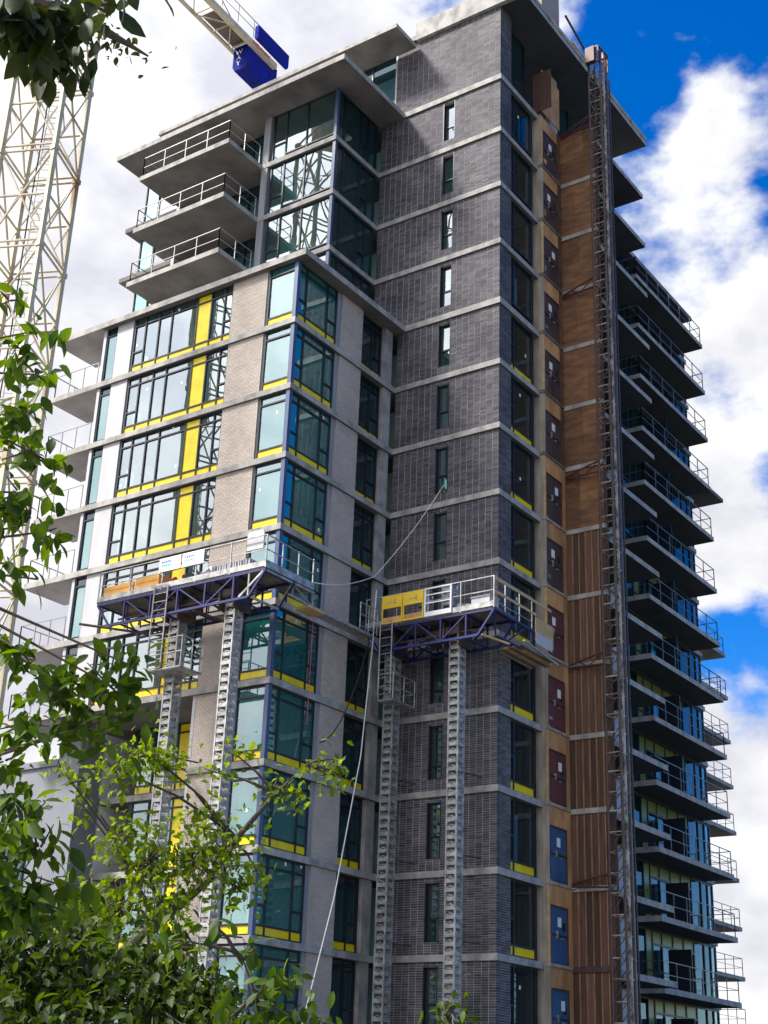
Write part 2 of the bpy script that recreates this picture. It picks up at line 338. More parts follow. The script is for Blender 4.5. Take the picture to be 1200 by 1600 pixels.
def backing(face, c, u0, u1, z0, z1, holes=(), d0=.011, d1=.22):
    mb = MB(); cuts = sorted(holes)
    if not cuts: fbox(mb, face, c, u0, u1, d0, d1, z0, z1); return mb
    (h0, h1, g0, g1) = cuts[0]
    fbox(mb, face, c, u0, h0, d0, d1, z0, z1); fbox(mb, face, c, h1, u1, d0, d1, z0, z1)
    fbox(mb, face, c, h0, h1, d0, d1, z0, g0); fbox(mb, face, c, h0, h1, d0, d1, g1, z1) if g1 < z1 else None
    return mb
HT = H-TS                                   # clear height of a storey
NTOP = 13
# --- floor slabs
for n in range(-2, NTOP+1):
    z = n*H; mb = MB()
    body_r = [(XE, 0), (XE, .3), (5.25, .3), (5.25, YF-.1), (XR, YF-.1), (XR, 16.0)]
    if n <= 2: poly = [(XB, 8.78), (XB, YB), (0, YB), (0, 0)] + body_r + [(-4.15, 16.0), (-4.15, 8.78)]
    elif n <= 8: poly = [(XB, YB), (0, YB), (0, 0)] + body_r + [(XB, 16.0)]
    elif n == 9: poly = [(-7.05, 4.72), (0, 4.72), (0, 0)] + body_r + [(-7.05, 16.0)]
    elif n <= 12: poly = [(XG, YG), (0, YG), (0, 0)] + body_r + [(XG, 16.0)]
    else: poly = [(-4.75, 5.2), (0, 5.2), (0, 0)] + body_r[:4] + [(13.0, YF-.1), (13.0, 19.1), (-4.75, 19.1)]
    th = TS if n not in (9, 13) else .27
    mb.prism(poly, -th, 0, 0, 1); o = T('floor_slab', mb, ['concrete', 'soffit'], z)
    if n == 9: tag(o, 'pale concrete roof slab over the lower pale brick block', None)
# --- upper roof
up_ = MB(); up_.prism([(-.06, -1.2), (13.0, -1.2), (13.0, 14), (-.06, 14)], 41.72, 42.0, 0, 1); T('upper_roof', up_, ['concrete', 'soffit_shaded'])
T('parapet', MB().box(-.1, .12, -1.24, 4.62, 41.66, 42.66).box(.12, 13.0, -1.24, -1.1, 42.0, 42.22), 'concrete')
T('roof_overhang', MB().prism([(-1.75, 4.6), (-.07, 4.6), (-.07, 19.6), (-1.75, 19.6)], 41.2, 41.42, 0, 1), ['concrete', 'soffit'])
ov = MB().box(3.6, 5.5, -.1, 4, 42.0, 47.0); T('lift_overrun', ov, 'overrun')
T('overrun_edge', MB().box(3.5, 3.6, -.2, -.05, 42.0, 47.0), 'column_concrete')
# --- dark brick block
WH = (2.45, 3.06, 0.4292, 2.4885)               # slot window: y0, y1, sill, head
me_low = brickwork('L', .08, .08, YB, 0, HT, .30, .0858, [WH]).mesh('brickwork', 'brick_dark')
me_upp = brickwork('L', .08, .08, YG, 0, HT, .30, .0858, [WH]).mesh('brickwork', 'brick_dark')
me_top = brickwork('L', .08, .08, 5.75, 0, 4.0, .30, .0858).mesh('brickwork', 'brick_dark')
bk_low = backing('L', .08, .11, YB, 0, HT, [WH]).mesh('brick_backing', 'mortar_dark')
bk_upp = backing('L', .08, .11, YG, 0, HT, [WH]).mesh('brick_backing', 'mortar_dark')
bk_top = backing('L', .08, .11, 5.75, 0, 4.0).mesh('brick_backing', 'mortar_dark')
rb = brickwork('R', .08, .08, 1.06, 0, HT, .30, .0858).mesh('brickwork', 'brick_dark')
rbk = backing('R', .08, .30, 1.06, 0, HT).mesh('brick_backing', 'mortar_dark')
rb_t = brickwork('R', .08, .08, 1.06, 0, 4.0, .30, .0858).mesh('brickwork', 'brick_dark')
rbk_t = backing('R', .08, .30, 1.06, 0, 4.0).mesh('brick_backing', 'mortar_dark')
part_skip = brickwork('L', .08, .08, YB, 0, HT, .30, .0858, [WH], skip=lambda p, q, e, f: q < 2.42).mesh('brickwork', 'brick_dark')
for n in range(-2, NTOP+1):
    z = n*H
    if n == NTOP:
        stuff(TI('brickwork', me_top, z)); TI('brick_backing', bk_top, z); stuff(TI('brickwork', rb_t, z)); TI('brick_backing', rbk_t, z)
        T('return_wall', MB().box(.1, .3, 5.75, 5.85, 0, 4.0), 'white_panel', z)
        window('topwin', 'L', .35, [5.9, 7.4, 8.9, 10.4], [[(0, 3.9, 'd')]]*3, z)
        continue
    stuff(TI('brickwork', part_skip if n == 0 else (me_low if n <= 8 else me_upp), z)); TI('brick_backing', bk_low if n <= 8 else bk_upp, z)
    stuff(TI('brickwork', rb, z)); TI('brick_backing', rbk, z)
    # deep slot window in the left face
    rv = MB().box(.07, .36, WH[0]-.002, WH[0]+.03, WH[2]-.02, WH[3]+.03).box(.07, .36, WH[1]-.03, WH[1]+.002, WH[2]-.02, WH[3]+.03)
    T('window_reveal', rv, 'frame', z)
    sp = random.choice([.95, 1.25, 1.25])
    window('slot%.2f' % sp, 'L', .25, [WH[0]+.06, WH[1]-.06], [[(WH[2], sp, 'c'), (sp, WH[3], 'c')]], z, rnd=.03)
    # big window in the right face
    yk = 'y' if n <= 8 else 'd'
    wo_ = window('rw%s' % yk, 'R', .17, [1.12, 1.42, 2.98], [[(0, .40, yk), (.4, 1.3, 'd'), (1.3, HT, 'd')], [(0, .40, yk), (.4, HT, 'd')]], z, fw_=.07)
    if random.random() < .6: MB().box(-.05, .05, -.004, .004, -.07, .07).build('sticker', 'paper', wo_, (random.uniform(1.6, 2.7), .195, random.uniform(1.2, 2.3)))
    if n in (1, 4, 9): MB().box(1.6, 2.3, .5, .54, .45, 2.2).build('blind', 'curtain', wo_)
    T('window_jamb', MB().box(3.02, 3.3, .32, .5, 0, HT), 'pier_grey', z)
# the brick of one low storey, one by one
bmesh_ = MB().box(-.011, .011, -.143, .143, -.037, .037).mesh('brick', 'brick_dark')
nr = 31; hh = HT/nr; nc = 17; ww = (YB-.08)/nc; cnt = 0
for r in range(nr):
    for k in range(nc):
        a = .08+k*ww
        if a+ww-.006 < 2.42:
            inst('brick', bmesh_, tower, (.08+.011+random.uniform(-.003, .003), a+ww/2, (r+.5)*hh-GZ)); cnt += 1
# --- pale brick block
HBs = [14.14, 13.53, 12.75, 12.02, 10.59, 9.81, 9.08, 8.65]
g_ = lambda k='g': [(0, .36, 'y'), (.36, 2.28, k), (2.28, HT, k)]
go = lambda k='g': [(0, .36, 'y'), (.36, 1.0, k), (1.0, 2.28, k), (2.28, HT, k)]
yy_ = lambda: [(0, .36, 'y'), (.36, 2.28, 'y'), (2.28, HT, 'y')]
order = [go('c'), g_('c'), yy_(), g_('c'), g_('c'), g_('c'), go('c')]     # from 8.65 upwards
pbL = brickwork('L', XB+.1, 6.81, 8.62, 0, HT, .24, .0858, bond=True, j=.006, dep=.02).mesh('brickwork', 'brick_pale')
pbLk = backing('L', XB+.1, 6.81, 8.62, 0, HT).mesh('brick_backing', 'mortar_pale')
pbR = brickwork('R', YB+.1, -3.83, -2.35, 0, HT, .24, .0858, bond=True, j=.006, dep=.02).mesh('brickwork', 'brick_pale')
pbRk = backing('R', YB+.1, -3.83, -2.35, 0, HT).mesh('brick_backing', 'mortar_pale')
for n in range(-2, 9):
    z = n*H
    stuff(TI('brickwork', pbL, z)); TI('brick_backing', pbLk, z); stuff(TI('brickwork', pbR, z)); TI('brick_backing', pbRk, z)
    T('window_jamb', MB().box(XB+.16, XB+.4, 6.71, 6.81, 0, HT), 'pier_grey', z)
    T('corner_post', MB().box(XB+.06, XB+.24, YB+.06, YB+.24, 0, HT), 'frame_blue', z)
    window('cornerL', 'L', XB+.14, [5.42, 6.70], [g_()], z)
    window('cornerR', 'R', YB+.14, [-6.66, -6.14, -4.76, -4.16], [go(), g_(), go()], z)
    T('pier', MB().box(-4.12, -3.84, YB+.16, YB+.45, 0, HT), 'pier_grey', z)
    window('darkR', 'R', YB+.30, [-2.31, -1.38, -.74], [g_('d'), go('d')], z)
    T('column', MB().box(-.66, -.12, YB+.12, YB+.6, 0, HT), 'concrete', z)
    if n >= 3:
        window('bandL', 'L', XB+.16, HBs, order, z)
        T('wall_panel', MB().box(XB+.1, XB+.35, 14.22, 15.17, 0, HT), 'white_panel', z)
        window('slimL', 'L', XB+.16, [15.2, 15.8], [[(0, .1, 'd'), (.1, 2.28, 'g'), (2.28, HT, 'd')]], z)
        T('end_wall', MB().box(XB+.1, -4.7, 15.84, 16.0, 0, HT), 'white_panel', z)
    else:
        cols = [g_(), yy_(), g_(), go()]
        window('recessL', 'L', -4.0, [9.0, 11.25, 11.95, 13.2, 14.1], [g_(), yy_(), g_(), go()], z)
        T('recess_wall', MB().box(XB+.1, -4.0, 8.64, 8.78, 0, HT), 'white_panel', z)
        T('recess_return', MB().box(-4.0, -1.7, 14.15, 14.3, 0, HT), 'frame', z)
T('pier', MB().box(-5.5, -4.3, 15.7, 16.9, GZ, 8.45), 'white_render')
# pale block balconies at the far end
def railing(pts, h=1.07, step=1.35, mid=True, r=.025, mname='rail_dark'):
    mb = MB()
    for a, b in zip(pts[:-1], pts[1:]):
        a = Vector(a); b = Vector(b); L = (b-a).length; k = max(1, round(L/step))
        mb.bar(a+Vector((0, 0, h)), b+Vector((0, 0, h)), r, 4)
        if mid: mb.bar(a+Vector((0, 0, h*.5)), b+Vector((0, 0, h*.5)), r*.7, 4)
        for i in range(k+1): p = a.lerp(b, i/k); mb.bar(p, p+Vector((0, 0, h)), r, 4)
    return mb
def balcony(x0, x1, y0, y1, n, rail, th=TS, mname='rail_dark', mid=True, step=1.35, name='balcony', sof='soffit'):
    o = T(name, MB().prism([(x0, y0), (x1, y0), (x1, y1), (x0, y1)], -th, 0, 0, 1), ['concrete', sof], n*H)
    if rail: inst('railing', railing(rail, mid=mid, step=step, mname=mname).mesh('railing', mname), o)
    return o
for n in range(3, 10):
    x0 = XB if n < 9 else -7.05
    balcony(x0, -4.6, 16.003, 18.8, n, [(x0+.1, 16.1, 0), (x0+.1, 18.7, 0), (-4.7, 18.7, 0)] if n < 9 else None, mname='rail_pale', step=1.0, mid=False, th=TS if n < 9 else .27, sof='soffit_lit')
# --- glass block above
for n in range(9, 13):
    z = n*H
    window('glR', 'R', YG+.12, [-3.18, -2.6, -1.3, -.75, -.15], [[(0, HT, 'd')], [(0, HT, 'd')], [(0, .9, 'd'), (.9, HT, 'd')], [(0, HT, 'd')]], z)
    T('corner_post', MB().box(XG+.05, XG+.2, YG+.05, YG+.2, 0, HT), 'frame_blue', z)
    window('glL', 'L', XG+.12, [6.72, 8.3, 9.5, 10.25], [[(0, .22, 'd'), (.22, HT, 'c')], [(0, .22, 'd'), (.22, HT, 'c')], [(0, .9, 'c'), (.9, HT, 'c')]], z)
    T('column', MB().box(XG+.02, XG+.35, 10.42, 10.78, 0, HT), 'pier_grey', z)
    window('blL', 'L', XG+.9, [10.9, 12.2, 13.5, 14.8, 16.0], [[(0, 2.2, 'd'), (2.2, HT, 'd')]]*4, z)
    T('side_wall', MB().box(XG+.35, XG+.9, 10.8, 10.9, 0, HT), 'frame', z)
    T('end_wall', MB().box(XG+.2, XG+1.2, 16.02, 16.2, 0, HT), 'white_panel', z)
    window('stripL', 'L', -2.4, [18.3, 19.2], [[(0, HT, 'g')]], z)
    if n in (10, 11): T('rear_slab', MB().box(-2.9, 0, 16.25, 19.9, -TS, 0), 'soffit', z+H)
for n in (10, 11, 12):
    balcony(-5.7, XG-.003, 10.76, 16.25, n, [(XG-.1, 10.86, 0), (-5.6, 10.86, 0), (-5.6, 16.15, 0), (XG-.1, 16.15, 0)], mname='rail_pale')
    ch = MB(); ox, oy = -4.9, 15.2
    ch.box(ox-.3, ox+.3, oy-.3, oy+.3, .40, .46).box(ox+.24, ox+.3, oy-.3, oy+.3, .46, .95)
    for a in (-.27, .27):
        for b in (-.27, .27): ch.box(ox+a-.025, ox+a+.025, oy+b-.025, oy+b+.025, 0, .40)
    if n < 12: tag(ch.build('patio_chair', 'dark_cloth', None, (0, 0, n*H)), 'dark chair on the %s of the three big corner balconies' % {10: 'lowest', 11: 'middle'}[n], 'chair', 'chairs on the big corner balconies')
# --- hoist bay with doors on the right face
YD = -.18
dcol = lambda n: 'door_plum' if n >= 5 else ('door_maroon' if n >= 2 else 'door_blue')
for n in range(-2, 13):
    z = n*H
    T('bay_return', MB().box(3.36, 3.5, YD+.05, .3, .03, H-.05).box(3.345, 3.40, -.02, .02, .03, H-.05), 'column_concrete', z)
    T('bay_sill', MB().box(3.33, 3.52, YD-.06, .32, -.14, .02).box(3.52, 5.15, YD-.05, YD+.2, -.12, -.01), 'column_concrete' if n < 7 else 'plank_grey', z)
    T('bay_edge', MB().box(3.36, 3.46, YD-.03, YD+.04, .03, H-.15), 'column_concrete' if n % 2 else 'wood', z)
    T('plywood_panel', MB().box(3.47, 4.87, YD, YD+.04, 2.06, H-.13), 'plywood', z)
    T('plywood_strip', MB().box(4.88, 5.24, YD+.005, YD+.045, 0.0, H-.13), 'brown_concrete' if n > 6 else 'plywood', z)
    dr = T('hoist_door', MB().box(3.5, 4.84, YD+.03, YD+.08, .02, 2.03), dcol(n), z)
    x0, x1 = 3.5, 4.84; xm = (x0+x1)/2
    for (a, b, e, f) in ((x0+.04, xm-.015, .06, .98), (xm+.015, x1-.04, .06, .98), (x0+.04, xm-.015, 1.02, 1.99), (xm+.015, x1-.04, 1.02, 1.99)):
        MB().box(a, b, YD+.008, YD+.03, e, f).build('door_panel', dcol(n), dr)
    inst('notice', MB().box(-.13, .13, -.006, .006, -.17, .17).mesh('notice', 'paper'), dr, (xm+random.choice([-.12, .05, .25]), YD, 1.48))
    if n % 3 != 1: MB().box(xm+.28, xm+.50, YD-.004, YD+.006, 1.2, 1.5).build('dark_pad', 'frame', dr)
    MB().box(x0+.05, x1-.05, YD-.03, YD+.005, 1.0, 1.05).build('door_bar', 'dark_steel', dr)
    MB().box(x0-.03, x0+.03, YD-.025, YD+.03, .0, 2.05).box(x1-.03, x1+.03, YD-.025, YD+.03, .0, 2.05).box(x0+.03, x1-.03, YD-.024, YD+.03, 1.99, 2.05).build('door_frame', 'dark_steel' if n % 3 else 'red_steel', dr)
    MB().box(xm-.22, xm-.16, YD-.06, YD+.006, .9, 1.16).box(xm+.16, xm+.3, YD-.05, YD+.006, .88, .93).build('door_handle', 'steel', dr)
    if random.random() < .5: MB().box(x0+.1, x0+.1+random.uniform(.1, .3), YD+.002, YD+.0075, .3, .3+random.uniform(.1, .4)).build('patch', random.choice(['plank_grey', 'pier_grey', 'plywood']), dr)
T('plywood_panel', MB().box(3.47, 5.2, YD, YD+.04, .2, 2.6), 'plywood', 13*H)
T('raised_panel', MB().box(3.3, 3.34, -.75, .2, .1, 2.3), 'board', 13*H)
T('white_wall', MB().box(5.3, 6.1, .4, .6, 0, 4.0), 'white_panel', 13*H)
window('topR', 'R', .5, [.0+1.12, 3.0], [[(0, .3, 'y'), (.3, 3.9, 'd')]], 13*H)
window('topR2', 'R', .9, [6.2, 8.2, 10.2, 12.4], [[(0, .12, 'y'), (.12, 3.9, 'd')]]*3, 13*H)
# --- projecting brown wall: bare concrete above, upright boards below
for n in range(-2, 13):
    z = n*H; y1_, y0_ = YD+.02, -1.95
    if n >= 6:
        T('concrete_wall', MB().box(5.275, 5.5, y0_, y1_, .0, H-.2), 'board', z)
        ym_ = y0_+(y1_-y0_)*random.choice([.33, .5, .62]); zm_ = random.choice([1.2, 1.35, 1.5])
        for (a, b, e, f) in ((y0_, ym_-.004, 0, zm_-.004), (ym_+.004, y1_, 0, zm_-.004), (y0_, ym_-.004, zm_+.004, H-.2), (ym_+.004, y1_, zm_+.004, H-.2)):
            T('form_panel', MB().box(5.25+random.uniform(-.004, .004), 5.274, a, b, e, f), 'brown_concrete', z)
    else:
        T('board_backing', MB().box(5.29, 5.5, y0_, y1_, .0, H-.2), 'brown_concrete', z)
        wl = T('board_wall', MB().box(5.27, 5.285, y0_, y1_, 0, .05).box(5.27, 5.285, y0_, y1_, H-.27, H-.22), 'board', z)
        ys = [y0_+(y1_-y0_)*i/6 for i in range(7)]
        for i in range(6):
            d = random.uniform(-.012, .012)
            MB().box(5.25+d, 5.288, ys[i]+.012, ys[i+1]-.012, .01, H-.22).build('board', 'board', wl)
            if i: MB().box(5.215, 5.25, ys[i]-.022, ys[i]+.022, .01, H-.22).build('batten', 'batten', wl)
    T('band', MB().box(5.2, 5.52, y0_-.02, y1_, -.2, -.003), 'concrete' if n >= 1 else 'dark_steel', z)
# --- right-hand facade with balconies
us = [13.75, 14.7, 15.6, 16.3, 17.3, 18.5, 19.7, 20.9, 22.1, 22.9, 23.5]
lc = lambda k: [(0, .9, k), (.9, 2.05, k), (2.05, HT, 'l')]
cA = [[(0, .9, 'd'), (.9, HT, 'd')], [(0, HT, 'd')], [(0, .9, 'l'), (.9, HT, 'l')], lc('d'), lc('d'), lc('d'), lc('d'), [(0, HT, 'd')], [(0, HT, 'd')], [(0, 1.0, 'g'), (1.0, HT, 'g')]]
cB = [[(0, .9, 'd'), (.9, HT, 'd')]]*5
cD = [[(0, .9, 'd'), (.9, HT, 'd')]]*10
for n in range(-2, 13):
    z = n*H
    T('pier', MB().box(12.55, 13.65, YF-.25, YF+.1, 0, HT), 'white_panel' if n <= 6 else 'pier_grey', z)
    window('facB' if n <= 6 else 'facD', 'R', YF, us, cA if n <= 6 else cD, z, fw_=.09)
    window('facA', 'R', YF, [5.7, 7.1, 8.5, 9.9, 11.3, 12.5], cB, z, fw_=.09)
    if n >= -1 : balcony(5.56, 11.6, -1.5, YF-.103, n, None, sof='soffit_shaded')
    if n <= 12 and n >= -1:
        b = balcony(13.84, 22.4, .02, YF-.103, n, [(13.92, YF-.2, 0), (13.92, .1, 0), (22.3, .1, 0), (22.3, YF-.2, 0)], sof='soffit_shaded')
        if n <= 9:
            MB().box(17.6, 17.66, .35, YF-.15, .05, 1.9).build('divider', 'frame', b)
    T('end_wall', MB().box(XR-.2, XR-.02, YF+.1, 16, 0, HT), 'white_panel', z)
T('balcony', MB().prism([(5.56, -1.5), (11.6, -1.5), (11.6, YF-.103), (5.56, YF-.103)], -TS, 0, 0, 1), ['concrete', 'soffit_shaded'], 37.7)
T('side_roof', MB().prism([(13.003, 1.15), (23.9, 1.15), (23.9, 16.2), (13.003, 16.2)], -.25, 0, 0, 1), ['concrete', 'soffit_shaded'], 37.7)
cl = MB().box(-6.3, -1.7, 5.8, 15.6, HT-.05, HT-.004).mesh('room_ceiling', 'interior'); fl_ = MB().box(-6.4, -1.7, 5.75, 15.6, .004, .03).mesh('room_floor', 'interior')
cl2 = MB().box(-6.3, -1.7, 5.8, 8.5, HT-.05, HT-.004).box(-3.6, -1.7, 8.5, 13.9, HT-.05, HT-.004).mesh('room_ceiling', 'interior')
pt_ = MB().box(-3.4, -3.3, 8.2, 9.5, .03, HT-.05).box(-3.4, -1.7, 8.1, 8.2, .03, HT-.05).mesh('partition', 'interior')
for n in range(-2, 9):
    TI('room_ceiling', cl if n >= 3 else cl2, n*H); TI('partition', pt_, n*H)
    if n >= 3: TI('room_floor', fl_, n*H)
for n in range(-1, 7):
    for (a, b) in ((14.75, 15.5), (17.35, 18.3), (19.8, 20.8), (22.2, 22.85)):
        if random.random() < .8: T('curtain', MB().box(a, b, YF+.25, YF+.3, .03, HT-.05), 'curtain', n*H)
# --- hidden back and core so the rooms are closed
T('core_wall', MB().box(-1.6, 21, 9.5, 15.0, GZ, 37.4), 'interior')
T('room_wall', MB().box(1.5, 1.7, .6, 9.4, GZ, 41.6).box(5.55, 5.75, .6, 9.4, GZ, 37.4).box(12.3, 12.5, 1.8, 9.4, GZ, 37.4), 'interior')
T('rear_wall', MB().box(-4.1, XR-.25, 16.01, 16.2, 8.5, 25.9).box(-4.1, XR-.25, 15.8, 15.99, GZ, 8.4).box(-2.1, 13, 16.01, 16.2, 26, 37.4), 'interior')
# ------------------------------------------------------------------ far wing on the right and the low white block on the left
wing = thing('rear_apartment_block', (36, 16, GZ), 'farther apartment block with stacked balconies, behind the right edge of the tower', 'building')
def Wg(name, mb, mats, z): return mb.build(name, mats, wing, (-36, -16, z-GZ))
Wg('wall', MB().box(26, 39.5, 9.4, 24, GZ, 33.0), 'white_panel', 0)
Wg('roof', MB().prism([(26, 5.9), (39.8, 5.9), (39.8, 24), (26, 24)], 33.0, 33.25, 0, 1), ['soffit', 'soffit_shaded'], 0)
for n in range(-2, 11):
    xr = 41.9 if n <= 8 else 37.5
    o = Wg('balcony', MB().prism([(28, 7.2), (xr, 7.2), (xr, 9.38), (28, 9.38)], -TS, 0, 0, 1), ['concrete', 'soffit'], n*H)
    inst('railing', railing([(28.1, 7.3, 0), (xr-.1, 7.3, 0), (xr-.1, 9.3, 0)], mname='rail_dark').mesh('railing', 'rail_dark'), o)
    f = Wg('window', MB().box(30, 39, 9.3, 9.39, .1, .2).box(30, 39, 9.3, 9.39, 2.3, 2.4).box(33, 33.1, 9.3, 9.39, .2, 2.3).box(36, 36.1, 9.3, 9.39, .2, 2.3), 'frame', n*H)
    for a in (30, 33.1, 36.1): MB().box(a, a+2.9, 9.34, 9.37, .2, 2.3).build('pane', 'glass_dark', f)
pod = thing('white_podium_block', (-3, 22, GZ), 'low white rendered block with dark windows beside the tower, behind the trees', 'building')
def Pd(name, mb, mats): return mb.build(name, mats, pod, (3, -22, -GZ))
Pd('wall', MB().box(-5.4, 6, 17.0, 36, GZ, 7.0), 'white_render')
Pd('parapet', MB().box(-5.5, -5.0, 16.95, 36, 7.0, 7.25), 'white_render'); Pd('ledge', MB().box(-5.46, -5.36, 16.96, 36, 5.4, 5.46), 'white_render')
for fl in (-5.6, -2.3, 2.0):
    for yy in (18.2, 22.2, 26.2, 30.2):
        f = Pd('window', MB().box(-5.47, -5.39, yy, yy+.1, fl, fl+2.6).box(-5.47, -5.39, yy+2.6, yy+2.7, fl, fl+2.6).box(-5.47, -5.39, yy+.1, yy+2.6, fl+2.5, fl+2.6).box(-5.47, -5.39, yy+.1, yy+2.6, fl, fl+.1).box(-5.47, -5.39, yy+1.3, yy+1.4, fl+.1, fl+2.5), 'frame')
        for a in (.1, 1.4): MB().box(-5.435, -5.41, yy+a, yy+a+1.2, fl+.1, fl+2.5).build('pane', 'glass_dark', f)
# ------------------------------------------------------------------ mast-climbing work platforms and their masts
def climb_section():
    mb = MB(); h = .2; L = 1.5
    for a in (-h, h):
        for b in (-h, h): mb.box(a-.03, a+.03, b-.03, b+.03, 0, L-.01)
    k = 5
    for i in range(k):
        z = i*L/k
        for sgn in (-1, 1):
            mb.box(-h+.031, h-.031, sgn*h-.02, sgn*h+.02, z, z+.13); mb.box(sgn*h-.02, sgn*h+.02, -h+.031, h-.031, z, z+.13)
            mb.bar((-h+.03, sgn*h, z+.13), (0, sgn*h, z+.2), .018, 4); mb.bar((h-.03, sgn*h, z+.13), (0, sgn*h, z+.2), .018, 4)
            mb.bar((sgn*h, -h+.03, z+.13), (sgn*h, 0, z+.2), .018, 4); mb.bar((sgn*h, h-.03, z+.13), (sgn*h, 0, z+.2), .018, 4)
    return mb.mesh('mast_section', 'steel')
cs = climb_section()
def climb_mast(x, y, ztop, label, ties):
    t = thing('climbing_mast', (x, y, GZ), label, 'mast', 'masts of the work platforms')
    k = int((ztop-GZ)/1.5)+1
    for i in range(k): inst('mast_section', cs, t, (0, 0, i*1.5))
    MB().box(-.6, .6, -.6, .6, 0, .12).build('base_plate', 'blue_steel', t)
    for z, dx in ties:
        MB().bar((.2, -.15, z-GZ), (dx, -.35, z-GZ+.02), .03).bar((.2, .15, z-GZ), (dx, .35, z-GZ+.02), .03).bar((.2, -.15, z-GZ), (dx*.75, .2, z-GZ), .025).build('wall_tie', 'dark_steel', t)
climb_mast(-8.25, 8.47, 11.2, 'pale climbing mast nearest the trees, under the ladder of the left work platform', [(5.9, 1.3), (-.1, 1.3)])
climb_mast(-8.25, 5.87, 11.2, 'pale climbing mast beside the pale brick corner window, under the left work platform', [(5.9, 1.3), (-.1, 1.3)])
climb_mast(-1.2, 3.92, 11.2, 'grey climbing mast in the inner corner by the dark brick', [(6.1, 1.2), (3.2, 1.2), (.3, 1.2)])
climb_mast(-1.2, 1.05, 11.2, 'grey climbing mast in front of the dark brick near its outer corner', [(6.1, 1.2), (3.2, 1.2), (.3, 1.2)])
def platform(name, label, x0, x1, y0, y1, zd, post_y):
    t = thing(name, ((x0+x1)/2, (y0+y1)/2, zd), label, 'platform', 'mast-climbing work platforms')
    ox, oy = (x0+x1)/2, (y0+y1)/2
    def B(nm, mb, mats, par=None): return mb.build(nm, mats, par or t, (-ox, -oy, 0) if par is None else (0, 0, 0))
    n = 5
    for i in range(n):
        a = x0+(x1-x0)*i/n; B('deck_plank', MB().box(a+.01, a+(x1-x0)/n-.01, y0, y1, -.05, 0), 'plank_grey')
    for xx in (x0+.03, x1-.03):
        mb = MB(); k = max(4, round((y1-y0)/1.25)); ys = [y0+.1+(y1-y0-.2)*i/k for i in range(k+1)]
        mb.bar((xx, y0, -.11), (xx, y1, -.11), .055, 4).bar((xx, y0+.7, -1.0), (xx, y1-.7, -1.0), .06, 4)
        mb.bar((xx, y0, -.11), (xx, y0+.7, -1.0), .05, 4).bar((xx, y1, -.11), (xx, y1-.7, -1.0), .045, 4)
        for i in range(1, k):
            if ys[i] > y0+.5 and ys[i] < y1-.5: mb.bar((xx, ys[i], -.11), (xx, ys[i], -1.0), .04, 4)
            if i < k-1: mb.bar((xx, ys[i], -.11 if i % 2 else -1.0), (xx, ys[i+1], -1.0 if i % 2 else -.11), .035, 4)
        B('side_truss', mb, 'blue_steel')
    k = max(3, round((y1-y0)/1.1))
    for i in range(k+1):
        yy = y0+.1+(y1-y0-.2)*i/k; mb = MB().bar((x0, yy, -.14), (x1, yy, -.14), .045, 4)
        if .6 < i < k-.6: mb.bar((x0, yy, -1.0), (x1, yy, -1.0), .04, 4).bar((x0, yy, -1.0), (x1, yy, -.14), .03, 4)
        B('cross_frame', mb, 'blue_steel')
    for yy in post_y:                       # drive units round the masts
        B('drive_unit', MB().box(x0+.35, x1-.3, yy-.36, yy-.28, -1.1, -.2).box(x0+.35, x1-.3, yy+.28, yy+.36, -1.1, -.2).box(x0+.42, x0+.55, yy-.28, yy+.28, -.6, -.35), 'dark_steel')
    # guard rail on the street side and ends
    k = round((y1-y0)/1.55); mb = MB()
    for i in range(k+1):
        yy = y0+(y1-y0)*i/k; mb.bar((x0, yy, -.05), (x0, yy, 1.15), .03, 4)
    mb.bar((x0, y0, 1.15), (x0, y1, 1.15), .025, 4).bar((x0, y0, .62), (x0, y1, .62), .02, 4)
    B('guard_rail', mb, 'steel')
    B('toe_board', MB().box(x0-.02, x0+.01, y0, y1, 0, .2), 'steel')
    return t, B
pl, B1 = platform('work_platform', 'work platform with white banners hung across the beige brick side, on two masts', -9.08, -7.45, 3.88, 11.9, 11.85, (5.87, 8.47))
mb = MB()
for xx in (-8.2, -7.3, -6.45): mb.bar((xx, 3.88, 0), (xx, 3.88, 1.12), .028, 4)
mb.bar((-9.08, 3.88, 1.15), (-6.45, 3.88, 1.05), .025, 4).bar((-9.08, 3.88, .62), (-6.45, 3.88, .55), .02, 4); B1('end_rail', mb, 'steel')
B1('end_deck', MB().box(-7.45, -6.4, 3.9, 4.95, -.06, -.004), 'plank_grey')
B1('end_toe_board', MB().box(-9.05, -6.4, 3.85, 3.875, -.05, .22), 'steel')
B1('end_truss', MB().bar((-9.05, 3.92, -.12), (-6.3, 3.92, -.12), .05, 4).bar((-7.6, 4.0, -.55), (-6.1, 4.0, -.62), .05, 4).bar((-7.4, 4.0, -.12), (-7.4, 4.0, -.58), .035, 4).bar((-6.3, 3.98, -.12), (-6.2, 4.0, -.62), .035, 4).bar((-7.4, 4.0, -.12), (-6.2, 4.0, -.6), .025, 4), 'steel')
B1('corner_brace', MB().bar((-9.05, 3.9, -.1), (-9.05, 5.0, -.95), .05, 4).bar((-9.05, 4.6, -.95), (-9.05, 4.6, -.1), .04, 4).bar((-9.0, 4.5, -1.0), (-7.5, 4.5, -1.0), .05, 4).bar((-7.5, 3.95, -.15), (-7.5, 4.6, -1.0), .045, 4), 'steel')
B1('reach_pole', MB().bar((-9.2, 12.6, -.75), (-7.2, 8.9, -1.35), .05).bar((-8.9, 7.2, -1.0), (-7.0, 6.4, -1.3), .05), 'dark_steel')
